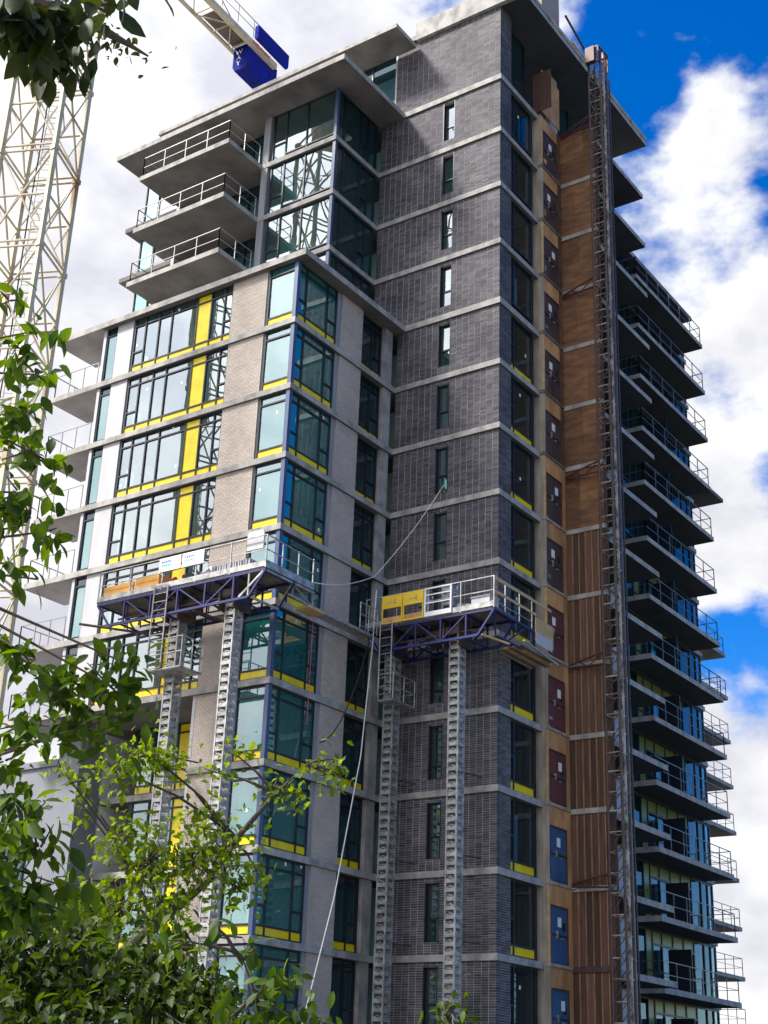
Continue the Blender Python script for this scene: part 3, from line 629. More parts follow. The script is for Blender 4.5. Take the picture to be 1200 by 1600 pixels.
def ladder(B, x, y0, y1, z0, z1):
    mb = MB().bar((x, y0, z0), (x, y0, z1), .028).bar((x, y1, z0), (x, y1, z1), .028); k = round((z1-z0)/.3)
    for i in range(k+1): mb.bar((x, y0, z0+(z1-z0)*i/k), (x, y1, z0+(z1-z0)*i/k), .016)
    return B('ladder', mb, 'steel')
ladder(B1, -9.15, 8.3, 8.95, -3.0, 0.1)
def cage(B, x0, x1, y0, y1, z0, z1):
    mb = MB()
    for zz in (z0, (z0+z1)/2, z1):
        for a, b in (((x0, y0), (x1, y0)), ((x1, y0), (x1, y1)), ((x1, y1), (x0, y1)), ((x0, y1), (x0, y0))): mb.bar((*a, zz), (*b, zz), .022)
    for a in ((x0, y0), (x1, y0), (x1, y1), (x0, y1), ((x0+x1)/2, y0)): mb.bar((*a, z0), (*a, z1), .022)
    mb.box(x0, x1, y0, y1, z0-.04, z0-.023)
    return B('cage', mb, 'steel')
cage(B1, -9.1, -8.0, 7.4, 8.95, -3.05, -1.95)
# things standing on the left platform
def on(name, mb, mats, label, cat, base, group=None):
    bx = Vector(base); mb.v = [(p[0]-bx.x, p[1]-bx.y, p[2]-bx.z) for p in mb.v]
    return tag(mb.build(name, mats, None, base), label, cat, group)
zd = 11.853
on('timber_sheet', MB().box(-8.96, -8.9, 10.25, 11.75, zd+.02, zd+.60).box(-8.89, -8.85, 10.3, 11.6, zd, zd+.5), 'orange_wood', 'orange timber sheet at the far left end of the left work platform', 'timber', (-8.9, 11, zd))
on('timber_crate', MB().box(-8.97, -8.2, 8.98, 10.15, zd+.02, zd+.66).box(-8.985, -8.97, 8.98, 10.15, zd+.05, zd+.2), ['orange_wood'], 'orange timber crate beside the red tarp on the left work platform', 'crate', (-8.6, 9.5, zd))
on('grey_sheet', MB().add([(-8.6, 11.6, zd), (-8.5, 10.4, zd), (-8.55, 11.3, zd+.95), (-8.57, 11.6, zd), (-8.47, 10.4, zd), (-8.52, 11.3, zd+.95)], [(0, 1, 2), (5, 4, 3), (0, 3, 4, 1), (1, 4, 5, 2), (2, 5, 3, 0)]), 'grey_box', 'grey sheet leaning behind the orange timber on the left work platform', 'sheet', (-8.55, 11, zd))
def lump(cx, cy, cz, sx, sy, sz, seed, nu=14, nv=7):
    rr = random.Random(seed); mb = MB(); vs_ = []
    for j in range(nv+1):
        for i in range(nu):
            t = 2*math.pi*i/nu; p = math.pi/2*j/nv; k = 1+rr.uniform(-.16, .16)
            vs_.append((cx+sx*math.cos(t)*math.cos(p)**.6*k, cy+sy*math.sin(t)*math.cos(p)**.6*k, cz+sz*math.sin(p)*(1+rr.uniform(-.2, .2))))
    mb.add(vs_, [(j*nu+i, j*nu+(i+1) % nu, (j+1)*nu+(i+1) % nu, (j+1)*nu+i) for j in range(nv) for i in range(nu)]); return mb
on('red_tarp', lump(-8.7, 8.5, zd, .28, .42, .42, 3), 'red_cloth', 'crumpled red tarp bundle behind the white banner on the left work platform', 'tarp', (-8.7, 8.5, zd))
on('dark_sack', lump(-8.65, 7.75, zd, .3, .4, .5, 5), 'dark_cloth', 'black sack lying right of the red tarp on the left work platform', 'sack', (-8.65, 7.75, zd))
on('mortar_bag', lump(-8.5, 6.95, zd, .32, .42, .62, 9), 'grey_box', 'grey mortar bag heap below the right banner on the left work platform', 'bag', (-8.5, 6.95, zd))
for i in range(7):
    yy = 4.9+i*.24
    b = MB()
    b.box(-8.75, -8.35, yy, yy+.05, zd, zd+.58).box(-8.75, -8.35, yy+.14, yy+.19, zd, zd+.58).box(-8.70, -8.40, yy+.05, yy+.14, zd, zd+.06).box(-8.70, -8.40, yy+.05, yy+.14, zd+.4, zd+.5)
    on('mast_frame', b, 'white_panel', 'pale upright steel frame, %s from the right in the row on the left work platform' % ('first', 'second', 'third', 'fourth', 'fifth', 'sixth', 'seventh')[i], 'frame', (-8.55, yy+.1, zd), 'pale frames stacked in a row on the left platform')
on('white_sheet', MB().prism([(-8.96, 4.15), (-8.90, 4.15), (-8.90, 4.9), (-8.96, 4.9)], zd+.75, zd+1.4).prism([(-8.955, 4.2), (-8.905, 4.2), (-8.905, 4.85), (-8.955, 4.85)], zd+1.4, zd+1.46), 'white_panel', 'worn white board at the corner of the left work platform rail', 'board', (-8.93, 4.5, zd+.75))
bn = 0
for (ya, yb, lab) in ((7.82, 8.86, 'left white banner with faded print on the left work platform rail'), (6.72, 7.74, 'right white banner with faded print on the left work platform rail')):
    t = thing('banner', (-9.13, (ya+yb)/2, zd+.62), lab, 'banner', 'white banners on the platform rail'); w_ = yb-ya
    inst('cloth', MB().box(-.006, .006, -w_/2, w_/2, 0, .52).mesh('cloth', 'white_paint'), t)
    rr = random.Random(bn); bn += 1
    for row, mm in ((.36, 'print_blue'), (.22, 'print_teal')):
        yy = w_/2-.12
        while yy > -.05:
            l = rr.uniform(.05, .09)
            inst('print', MB().box(-.0085, -.0062, yy-l, yy, row-.04, row+.04+rr.uniform(-.012, .012)).mesh('print', 'red_paint' if (row > .3 and rr.random() < .3) else mm), t); yy -= l+.025
# right platform
pr, B2 = platform('work_platform', 'work platform with yellow guard panels across the dark brick side, on two masts', -2.05, -.45, -1.0, 4.65, 11.75, (1.05, 3.92))
zr = 11.753
mb = MB()
for xx in (-1.25, -.2, .75): mb.bar((xx, -1.0, -.05), (xx, -1.0, 1.15), .028, 4)
mb.bar((-2.05, -1.0, 1.15), (.75, -1.0, 1.15), .022, 4).bar((-2.05, -1.0, .2), (.75, -1.0, .2), .018, 4); B2('end_rail', mb, 'steel')
B2('timber_rail', MB().box(-2.0, 2.2, -1.06, -1.03, 1.0, 1.1).box(-2.0, 1.0, -1.06, -1.03, .5, .6), 'wood')
B2('end_truss', MB().bar((-2.05, -.97, -.11), (.9, -.97, -.11), .055, 4).bar((-2.05, -.97, -.1), (-1.2, -.6, -1.0), .045, 4).bar((.4, -.97, -.11), (-.6, -.5, -1.0), .04, 4).bar((-1.7, -.9, -1.0), (.2, -.9, -1.0), .045, 4).bar((.75, -.97, -.1), (.75, -.97, -.75), .045, 4), 'blue_steel')
B2('side_board', MB().box(.95, 2.35, -1.05, -1.02, -.45, .45), 'wood'); B2('white_side_board', MB().box(.95, 2.2, -1.085, -1.055, -.6, -.15), 'white_panel')
for i in range(5): B2('extension_plank', MB().box(.0+i*.03, 2.5+(i % 3)*.22, -1.0+i*.215, -.8+i*.215, -.92, -.86), 'wood' if i % 2 else 'plank_grey')
B2('timber_prop', MB().bar((-1.9, -.4, -.95), (-1.1, -1.1, -1.2), .05, 4), 'wood')
B2('extension_bearer', MB().bar((.1, -1.02, -.70), (2.75, -1.02, -.95), .045, 4).bar((.2, .05, -.97), (2.6, .05, -.97), .05, 4), 'steel')
for (ya, yb) in ((2.95, 3.88), (2.0, 2.92)):
    f = B2('guard_panel', MB().box(-2.13, -2.09, ya, yb, .02, .07).box(-2.13, -2.09, ya, ya+.05, .07, 1.12).box(-2.13, -2.09, yb-.05, yb, .07, 1.12).box(-2.13, -2.09, ya+.05, yb-.05, 1.07, 1.12).box(-2.125, -2.095, ya+.05, yb-.05, .62, 1.07), 'yellow_paint')
    MB().box(-2.12, -2.10, ya+.05, yb-.05, .07, .26).build('kick_plate', 'plywood', f)
    me = text_mesh('2', .24, 'print_grey', 'logo_digit', .003)
    o = inst('logo_digit', me, f, (-2.129, ya+.33, .85)); o.rotation_euler = (R(90), 0, R(-90))
    lg = MB()
    for q in range(3): lg.bar((-2.127, ya+.72-q*.11, .79+.02*q), (-2.127, ya+.52-q*.08, .88), .014, 4)
    lg.build('logo_stroke', 'white_panel', f)
B2('gate', MB().box(-2.12, -2.08, .78, 1.97, 0.02, .2).box(-2.12, -2.08, .78, .84, .2, 1.14).box(-2.12, -2.08, 1.91, 1.97, .2, 1.14).box(-2.12, -2.08, .84, 1.91, 1.09, 1.14).box(-2.115, -2.085, .84, 1.91, .84, .88).box(-2.115, -2.085, .84, 1.91, .52, .56), 'white_paint')
ladder(B2, -2.12, 3.38, 3.92, -2.7, 0.1); cage(B2, -2.05, -.6, 3.3, 3.95, -2.9, -1.9)
for i, (yy, sc_) in enumerate(((.62, 1), (.28, .9))):
    b = MB().bar((-1.65, yy, zr), (-1.65, yy, zr+.36*sc_), .14*sc_, 14, 0, .17*sc_).bar((-1.65, yy, zr+.36*sc_), (-1.65, yy, zr+.40*sc_), .18*sc_, 14)
    on('bucket', b, 'white_panel', ('larger white bucket by the gate on the right work platform', 'smaller white bucket nearer the grey tub on the right work platform')[i], 'bucket', (-1.65, yy, zr), 'buckets on the right platform')
on('mortar_tub', MB().prism([(-1.95, -.75), (-1.3, -.75), (-1.3, .02), (-1.95, .02)], zr, zr+.46).prism([(-1.98, -.78), (-1.27, -.78), (-1.27, .05), (-1.98, .05)], zr+.46, zr+.52), 'grey_box', 'grey rectangular tub at the outer end of the right work platform', 'tub', (-1.6, -.35, zr))
for i, yy in enumerate((1.35, 2.45)):
    o = on('spare_mast_section', MB().box(-.01, .01, -.01, .01, 0, .02), 'steel', ('spare steel mast section upright behind the white gate', 'spare steel mast section standing behind the right yellow panel')[i], 'mast section', (-1.3, yy, zr), 'spare mast sections on the right platform')
    o.data = cs; o.scale = (1, 1, .95 if i == 0 else .8)
on('tool_heap', lump(-1.6, 3.3, zr, .25, .4, .5, 21), 'dark_cloth', 'dark heap of tools behind the left yellow panel', 'tools', (-1.6, 3.3, zr))
for B_, xx, ya, yb in ((B1, -8.3, 4.6, 11.2), (B2, -1.3, -.4, 4.2)):
    B_('under_pipe', MB().bar((xx-.3, ya, -.62), (xx-.3, yb, -.62), .04).bar((xx+.35, ya+.4, -.8), (xx+.35, yb-.5, -.78), .035), 'dark_steel')
    B_('motor', MB().box(xx-.2, xx+.3, (ya+yb)/2-.35, (ya+yb)/2+.35, -.85, -.35).box(xx+.3, xx+.4, (ya+yb)/2-.2, (ya+yb)/2+.2, -.75, -.45), 'dark_steel')
    for k in range(5):
        yy = ya+(yb-ya)*(k+.5)/5; B_('hanger', MB().bar((xx-.55, yy, -.14), (xx-.1, yy+.35, -1.0), .03, 4).bar((xx+.4, yy+.2, -.14), (xx, yy-.2, -1.0), .03, 4), 'blue_steel')
br = thing('access_bridge', (-4.3, 4.25, 11.3), 'narrow steel walkway bridging the two work platforms', 'walkway')
MB().box(-1.75, 1.85, -.25, .25, -.10, 0).build('deck', 'steel', br)
rl = MB()
for i in range(15): rl.box(-1.7+i*.25, -1.66+i*.25, -.24, -.22, -.09, .01)
rl.build('rib', 'steel', br); MB().box(-2.2, -1.2, -.3, .35, -.14, -.06).build('support_plank', 'wood', br)
fr_ = MB()
for zz in (.1, .55, 1.0): fr_.bar((.9, -.3, zz), (2.0, -.3, zz), .025)
for xx in (.9, 1.45, 2.0): fr_.bar((xx, -.3, 0), (xx, -.3, 1.0), .025)
fr_.build('hand_rail', 'steel', br)
# ------------------------------------------------------------------ builders' hoist
ho = thing('hoist_mast', (5.15, -2.25, GZ), 'tall dark lattice hoist mast running up the outside of the brown walls', 'hoist mast')
h = .3; L = 1.5; mb = MB(); ml = MB()
for a in (-h, h):
    for b in (-h, h): mb.bar((a, b, 0), (a, b, L), .055, 6)
for z in (0.03, L/2):
    for sgn in (-1, 1):
        ml.bar((-h, sgn*h, z), (h, sgn*h, z), .024, 5); ml.bar((sgn*h, -h, z), (sgn*h, h, z), .024, 5)
        mb.bar((-h, sgn*h, z), (h, sgn*h, z+L/2), .018, 5); mb.bar((sgn*h, h, z), (sgn*h, -h, z+L/2), .018, 5)
ml.box(-.05, .05, -h-.05, -h+.02, 0, L); ml.box(h-.02, h+.05, -.04, .04, 0, L)
me1 = mb.mesh('mast_section', 'dark_steel'); me2 = ml.mesh('mast_rung', 'hoist_glint')
for i in range(32):
    s_ = inst('mast_section', me1, ho, (0, 0, i*L)); inst('rack', me2, s_)
inst('cable_pole', MB().bar((1.0, .02, 0), (1.0, .02, 47), .075, 8).mesh('cable_pole', 'rail_dark'), ho)
gp = MB().bar((1.38, .05, 0), (1.38, .05, 47.5), .04, 6)
for i in range(31): gp.bar((1.0, .02, .8+i*1.5), (1.38, .05, .8+i*1.5), .03, 5)
inst('guide_pole', gp.mesh('guide_pole', 'dark_steel'), ho)
inst('tower_cable', MB().bar((.62, -.1, 0), (.62, -.1, 46), .03, 6).bar((.78, .0, 0), (.78, .0, 46), .025, 6).mesh('tower_cable', 'rail_pale'), ho)
for z in (3.0, 11.55, 19.85, 28.8, 37.6):
    zz = z-GZ; tb = MB()
    tb.bar((-.3, .3, zz+.25), (.05, 2.02, zz), .04).bar((.3, .3, zz+.25), (.05, 2.02, zz-.25), .03).bar((-.3, .3, zz-.25), (.05, 2.02, zz-.1), .04)
    tb.bar((-.3, .3, zz+.25), (-.1, 1.1, zz-.2), .025).bar((-.1, 1.1, zz-.2), (0, 1.5, zz+.05), .025).bar((-.3, .3, zz+.1), (.3, .3, zz+.1), .03).bar((-.3, .0, zz+.25), (-.3, .0, zz-.25), .03)
    tb.build('wall_tie', 'red_steel', ho)
hd = MB(); zt = 48.0
hd.bar((-.5, -.3, zt), (.5, -.3, zt+.1), .06, 4).bar((-.5, .3, zt), (.5, .3, zt+.1), .06, 4).bar((-.5, -.3, zt), (-.5, .3, zt), .06, 4).bar((.5, -.3, zt+.1), (.5, .3, zt+.1), .06, 4)
hd.bar((-.5, -.3, zt), (-.5, -.3, zt-.9), .05, 4).bar((-.5, .3, zt), (-.5, .3, zt-.9), .05, 4).bar((.45, -.3, zt), (-.45, -.3, zt-.8), .04, 4).box(-.75, -.5, -.2, .25, zt-.95, zt-.1).bar((.5, -.3, zt), (.5, -.3, zt-.9), .05, 4)
hd.build('head_frame', 'red_steel', ho)
hb = thing('roof_hoarding', (6.2, -.7, 42.0), 'timber hoarding frame on the roof edge behind the hoist head', 'hoarding')
for i in range(4): MB().box(-.6+i*.45, -.52+i*.45, -.05, .05, 0, 1.5).build('stud', 'wood', hb)
MB().box(-.6, .85, .051, .08, 0.2, 1.3).build('sheet', 'plywood', hb); MB().box(-.6, .9, -.09, -.051, 1.2, 1.3).build('rail', 'wood', hb); MB().box(-.6, .9, -.09, -.051, .3, .4).build('rail', 'wood', hb)
tag(MB().bar((0, 0, 0), (2.2, .1, -.4), .06, 4).build('roof_beam', 'dark_steel', None, (4.6, -.9, 44.1)), 'dark steel beam standing out over the roof edge toward the hoist', 'beam')
# ------------------------------------------------------------------ tower crane
MC = Vector((-12.73, 14.56)); na = Vector((-.575, -1.533)); ra = Vector((1.533, -.575)); legs = [na, ra, -na, -ra]
cr = thing('tower_crane', (MC.x, MC.y, GZ), 'white rust-streaked lattice tower crane with blue counterweights, left of the tower', 'crane')
SL = 4.6; mb = MB()
for l in legs: mb.bar((l.x, l.y, 0), (l.x, l.y, SL), .13, 4); mb.bar((l.x, l.y, SL-.22), (l.x, l.y, SL-.002), .19, 4)
br_ = MB()
for i in range(4):
    a, b = legs[i], legs[(i+1) % 4]
    for z in (.14, SL/2): br_.bar((a.x, a.y, z), (b.x, b.y, z), .05, 5)
    br_.bar((a.x, a.y, SL-.12), (b.x, b.y, SL-.12), .05, 5)
    m_ = (a+b)/2
    br_.bar((a.x, a.y, .14), (m_.x, m_.y, SL/2), .045, 5); br_.bar((b.x, b.y, .14), (m_.x, m_.y, SL/2), .045, 5)
    br_.bar((a.x, a.y, SL-.12), (m_.x, m_.y, SL/2), .045, 5); br_.bar((b.x, b.y, SL-.12), (m_.x, m_.y, SL/2), .045, 5)
    q1 = a.lerp(b, .25); q3 = a.lerp(b, .75)
    br_.bar((a.x, a.y, SL/2), (q1.x, q1.y, SL*.25), .03, 5); br_.bar((b.x, b.y, SL/2), (q3.x, q3.y, SL*.25), .03, 5)
br_.bar((legs[0].x, legs[0].y, SL/2), (legs[2].x, legs[2].y, SL/2), .03, 5)
ld = MB(); p0 = ra*.35-na*.15; p1 = ra*.1-na*.3
ld.bar((p0.x, p0.y, 0), (p0.x, p0.y, SL), .022, 5).bar((p1.x, p1.y, 0), (p1.x, p1.y, SL), .022, 5)
for i in range(15): ld.bar((p0.x, p0.y, .15+i*.3), (p1.x, p1.y, .15+i*.3), .013, 4)
for i in range(4): ld.bar((p0.x, p0.y, .6+i*1.1), (p0.x*1.0-.35, p0.y+.4, .6+i*1.1), .012, 4).bar((p1.x, p1.y, .6+i*1.1), (p0.x-.35, p0.y+.4, .6+i*1.1), .012, 4)
a1, a2, a3 = mb.mesh('mast_leg_frame', 'crane_white'), br_.mesh('bracing', 'crane_white'), ld.mesh('ladder', 'crane_white')
NS = 11
for i in range(NS):
    s_ = inst('mast_section', a1, cr, (0, 0, i*SL)); inst('bracing', a2, s_); inst('ladder', a3, s_)
cb = MB()
for i in range(NS*4): cb.bar((-.35*math.sin(i*.7)*.1-.4, -.35, i*SL/4), (-.35*math.sin((i+1)*.7)*.1-.4, -.35, (i+1)*SL/4), .03, 5)
cb.build('power_cable', 'cable', cr)
zj = 45.45-GZ
MB().bar((0, 0, NS*SL), (0, 0, zj+.6), 1.0, 16).build('slewing_ring', 'crane_white', cr)
tp = MB()
for a, b in ((-.6, -.6), (.6, -.6), (.6, .6), (-.6, .6)): tp.bar((a, b, zj), (a*.3, b*.3, zj+8), .09, 4)
for k in range(5): tp.bar((-.6+.1*k, -.6+.1*k, zj+1.5*k), (.6-.1*k, -.6+.1*k, zj+1.5*k+1), .04, 4).bar((-.6+.1*k, .6-.1*k, zj+1.5*k), (.6-.1*k, .6-.1*k, zj+1.5*k+1), .04, 4)
tp.build('tower_head', 'crane_white', cr)
JD = 0.05; W2 = .62
def J(x, y, z): return (x-y*JD, x*JD+y, zj+z)
cj = MB()
for s_ in (-1, 1):
    for i in range(7): cj.bar(J(2.0*i, s_*W2, .18), J(2.0*i+2.0, s_*W2, .18), .2 if s_ < 0 else .11, 4)
for i in range(10):
    cj.bar(J(i*1.45, -W2, .08), J(i*1.45, W2, .08), .05, 4)
    cj.bar(J(i*1.45, -W2 if i % 2 else W2, .08), J(i*1.45+1.45, W2 if i % 2 else -W2, .08), .04, 4)
cj.build('counter_jib', 'crane_white', cr)
rlg = MB()
for i in range(10): rlg.bar(J(i*1.3, -W2-.25, .3), J(i*1.3, -W2-.25, 1.4), .025, 5)
rlg.bar(J(0, -W2-.25, 1.4), J(12.5, -W2-.25, 1.4), .025, 5).bar(J(0, -W2-.25, .85), J(12.5, -W2-.25, .85), .02, 5)
rlg.bar(J(0, -.3, 7.5), J(10.5, -.3, .9), .03, 5).bar(J(0, .3, 7.5), J(10.5, .3, .9), .03, 5); rlg.build('walkway_rail', 'rail_pale', cr)
dk = MB(); dk.add([J(9.2, -W2+.1, .32), J(11.9, -W2+.1, .32), J(11.9, W2-.1, .32), J(9.2, W2-.1, .32), J(9.2, -W2+.1, .38), J(11.9, -W2+.1, .38), J(11.9, W2-.1, .38), J(9.2, W2-.1, .38)], [(0, 3, 2, 1), (4, 5, 6, 7), (0, 1, 5, 4), (1, 2, 6, 5), (2, 3, 7, 6), (3, 0, 4, 7)]); dk.build('floor_grating', 'plank_grey', cr)
def cblock(x0, x1, y0, y1, z0, z1, ch):
    mb = MB(); pr_ = [(y0, z0+ch), (y0+ch*.5, z0), (y1-ch*.5, z0), (y1, z0+ch), (y1, z1), (y0, z1)]; n = len(pr_)
    mb.add([J(x0, a, b) for a, b in pr_]+[J(x1, a, b) for a, b in pr_], [tuple(range(n)), tuple(range(2*n-1, n-1, -1))]+[(i, n+i, n+(i+1) % n, (i+1) % n) for i in range(n)]); return mb
for i in range(4):
    w0 = 11.9+i*.62; cw = cblock(w0, w0+.6, -.5, .5, -1.25, .3, .28).build('counterweight', 'counter_blue', cr)
    if i == 0:
        for k, ch in enumerate('WAY'):
            o = inst('letter', text_mesh(ch, .40, 'white_paint', 'letter'), cw, J(w0-.015, .12, -.12-.36*k)); o.rotation_euler = (R(90), 0, R(-90+2.9))
cblock(11.9, 14.6, -1.05, -.8, .35, 1.2, .1).build('ballast_box', 'counter_blue', cr)
o = inst('lettering', text_mesh('NEWAY', .42, 'red_paint', 'lettering'), cr, J(12.6, -W2-.155, .18)); o.rotation_euler = (R(90), 0, R(2.9))
jb = MB()
for i in range(18):
    x = -1.8*i; jb.bar((x, -.7, zj+.2), (x-1.8, -.7, zj+.2), .09, 4).bar((x, .7, zj+.2), (x-1.8, .7, zj+.2), .09, 4).bar((x, 0, zj+1.6), (x-1.8, 0, zj+1.6), .09, 4)
    jb.bar((x, -.7, zj+.2), (x-.9, 0, zj+1.6), .04, 4).bar((x-1.8, -.7, zj+.2), (x-.9, 0, zj+1.6), .04, 4).bar((x, .7, zj+.2), (x-.9, 0, zj+1.6), .04, 4).bar((x-1.8, .7, zj+.2), (x-.9, 0, zj+1.6), .04, 4).bar((x, -.7, zj+.2), (x-1.8, .7, zj+.2), .04, 4)
jb.bar((0, 0, zj+8), (-24, 0, zj+1.7), .04, 5); jb.build('jib', 'crane_white', cr)
# ------------------------------------------------------------------ ropes and cables
def sag(a, b, s, n=14):
    a = Vector(a); b = Vector(b); return [a.lerp(b, i/n)-Vector((0, 0, s*4*(i/n)*(1-i/n))) for i in range(n+1)]
def rope(pts, r, m, label, name='rope'):
    b = pts[0]; mb = MB().path([Vector(p)-Vector(b) for p in pts], r, 6)
    return tag(mb.build(name, m, None, b), label, 'rope' if name == 'rope' else 'cable')
rope(sag((-.02, 2.55, 18.1), (-1.9, 4.45, 13.9), .2)+sag((-1.9, 4.45, 13.9), (-6.4, 3.9, 12.1), .2)[1:], .014, 'rope', 'pale rope hanging from a dark brick window down to the left work platform')
rope([(-2.15, 4.15, 13.2), (-2.3, 4.12, 11.0), (-3.2, 3.8, 6.5), (-5.0, 3.33, 1.35), (-6.1, 3.6, -3.0), (-6.4, 3.7, GZ+.03)], .022, 'rope', 'long pale line dropping from the right work platform toward the ground')
rope(sag((-6.2, 3.95, 11.3), (-6.15, 4.0, 7.0), .1), .011, 'red_hose', 'thin red hose dangling below the walkway between the work platforms', 'cable')
rope(sag((-2.2, 4.35, 11.2), (-4.2, 4.9, 6.9), .9), .025, 'cable', 'black cable looping below the right work platform to the corner', 'cable')
# ------------------------------------------------------------------ trees
def leaf_mesh(name, L, W, mname, curl=.25, lobes=False):
    mb = MB()
    if not lobes:
        prof = [(0, .02), (.18, .32), (.42, .5), (.68, .42), (.88, .18), (1, .0)]
    else:
        prof = [(0, .03), (.15, .22), (.28, .5), (.38, .3), (.55, .62), (.68, .26), (.85, .22), (1, .0)]
    ctr = []; lf = []; rg = []
    for t, w_ in prof:
        z = -curl*L*t*t; ctr.append((t*L, 0, z-.02*L)); lf.append((t*L, w_*W, z+.10*W*w_*2)); rg.append((t*L, -w_*W, z+.10*W*w_*2))
    n = len(prof); vs_ = ctr+lf+rg; fs = []
    for i in range(n-1): fs += [(i, i+1, n+i+1, n+i), (i+1, i, 2*n+i, 2*n+i+1)]
    mb.add(vs_, fs); me = mb.mesh(name, mname)
    for p in me.polygons: p.use_smooth = True
    return me
def foliage_tree(name, label, cat, base, trunk_pts, tr_r, clusters, lme, big, maxobj, seed, twig='bark', limbs=True, droop=.5):
    rr = random.Random(seed); t = thing(name, base, label, cat); b = Vector(base)
    k = len(trunk_pts); MB().tube([Vector(p)-b for p in trunk_pts], [max(.004, tr_r*(1-i/(k-.7))) for i in range(k)], 9).build('trunk', 'bark', t)
    tops = [Vector(p) for p in trunk_pts[1:]]
    lm_ = MB(); leaves = []; tw = MB()
    for (px, py, rx, ry, n, dist, dd) in clusters:
        c = at(px, py, dist); sx = rx/FPX*dist; sy = ry/FPX*dist
        st = min(tops, key=lambda p: (p-c).length)
        if limbs:
            mid = st.lerp(c, .5)+Vector((0, 0, .05*(st-c).length)); r_ = .0045+.002*dist/8
            q1 = st.lerp(mid, .5)+Vector((rr.gauss(0, 1), rr.gauss(0, 1), rr.gauss(0, 1)))*.04*(st-c).length
            MB().tube([st-b, q1-b, mid-b, mid.lerp(c, .5)-b, c-b], [r_*2.2, r_*1.9, r_*1.5, r_*1.1, r_*.7]).build('limb', 'bark', t)
        nt = max(2, n//9); tips = []
        for i in range(nt):
            while True:
                u, v, q = rr.uniform(-1, 1), rr.uniform(-1, 1), rr.uniform(-1, 1)
                if u*u+v*v+q*q < 1: break
            tips.append(c+rt*u*sx+up*v*sy+fw*q*dd)
        for p in tips:
            tw.bar(c.lerp(p, .15)-b, p-b, .004*dist/8+.003, 5, 0, .0025)
        for i in range(n):
            p = rr.choice(tips); o = c.lerp(p, rr.uniform(.35, 1.08)) + Vector((rr.gauss(0, 1), rr.gauss(0, 1), rr.gauss(0, 1)))*(.045 if big else .05)*dist/7
            yaw = rr.uniform(0, 6.283); pit = rr.gauss(droop, .55); rol = rr.gauss(0, .6); s = rr.triangular(.4, 1.3, .9)
            leaves.append((o-b, (rol, pit, yaw), s, dist))
    if tw.v: stuff(tw.build('twig', 'bark', t))
    leaves.sort(key=lambda l: l[3]/l[2])
    for o, r, s, d in leaves[:maxobj]:
        q = inst('leaf', lme, t, o, r); q.scale = (s, s, s)
    rest = leaves[maxobj:]
    if rest:
        bv = [v.co.copy() for v in lme.vertices]; bf = [tuple(p.vertices) for p in lme.polygons]; V = []; F = []
        for o, r, s, d in rest:
            M_ = Matrix.Translation(o) @ Euler(r).to_matrix().to_4x4() @ Matrix.Scale(s, 4); k0 = len(V)
            V += [tuple(M_ @ v) for v in bv]; F += [tuple(i+k0 for i in f) for f in bf]
        me = bpy.data.meshes.new('foliage'); me.from_pydata(V, [], F); me.materials.append(lme.materials[0])
        me.polygons.foreach_set('use_smooth', [True]*len(F)); me.update(); stuff(inst('foliage', me, t))
    return t
big = leaf_mesh('leaf', .112, .056, 'leaf_big', .26); fine = leaf_mesh('leaf', .080, .052, 'leaf_fine', .3, True); mid_ = leaf_mesh('leaf', .095, .047, 'leaf_mid', .3)
tw = leaf_mesh('leaf', .035, .02, 'leaf_shaded', .1); dk_ = leaf_mesh('leaf', .125, .062, 'leaf_shaded', .22)
def gp_(px, dist):                          # a foot on the ground below a ray
    p = at(px, 1500, dist); return Vector((p.x, p.y, GZ+.14))
# large-leaved tree just left of the camera: its branches reach into the left edge
g0 = gp_(-260, 7.5)
foliage_tree('broadleaf_tree', 'large-leaved green tree reaching in from the left edge over the crane mast', 'tree', g0,
    [g0, at(-250, 1300, 7.5), at(-230, 900, 7.6), at(-220, 600, 7.7), at(-200, 300, 7.8)], .13,
    [(15, 470, 45, 40, 16, 6.8, .3), (40, 520, 60, 40, 20, 7.0, .35), (55, 585, 60, 45, 24, 7.2, .3), (30, 640, 55, 50, 40, 7.2, .35), (45, 705, 60, 50, 50, 7.2, .35),
     (30, 770, 50, 50, 55, 7.1, .35), (40, 820, 55, 40, 30, 7.2, .3), (75, 830, 30, 22, 9, 7.1, .2), (15, 880, 45, 35, 16, 7.0, .3), (60, 905, 40, 25, 6, 7.2, .2),
     (20, 1010, 50, 40, 26, 6.9, .3), (60, 1060, 60, 50, 40, 7.0, .35), (110, 1080, 60, 50, 50, 7.0, .35), (170, 1070, 55, 65, 55, 6.9, .35), (205, 1040, 40, 40, 20, 6.9, .25), (215, 1110, 40, 40, 26, 6.9, .3),
     (40, 1130, 60, 45, 46, 7.0, .35), (120, 1140, 70, 40, 50, 7.0, .35), (5, 1190, 40, 50, 20, 6.9, .3), (35, 1290, 45, 60, 36, 6.8, .3), (60, 1330, 45, 50, 30, 6.8, .3), (15, 1400, 50, 60, 60, 6.8, .35), (85, 1380, 40, 40, 26, 6.9, .3), (20, 1240, 50, 50, 44, 7.0, .35), (60, 1410, 50, 40, 50, 6.9, .35), (15, 1340, 45, 45, 40, 6.9, .3)],
    big, True, 290, 11)
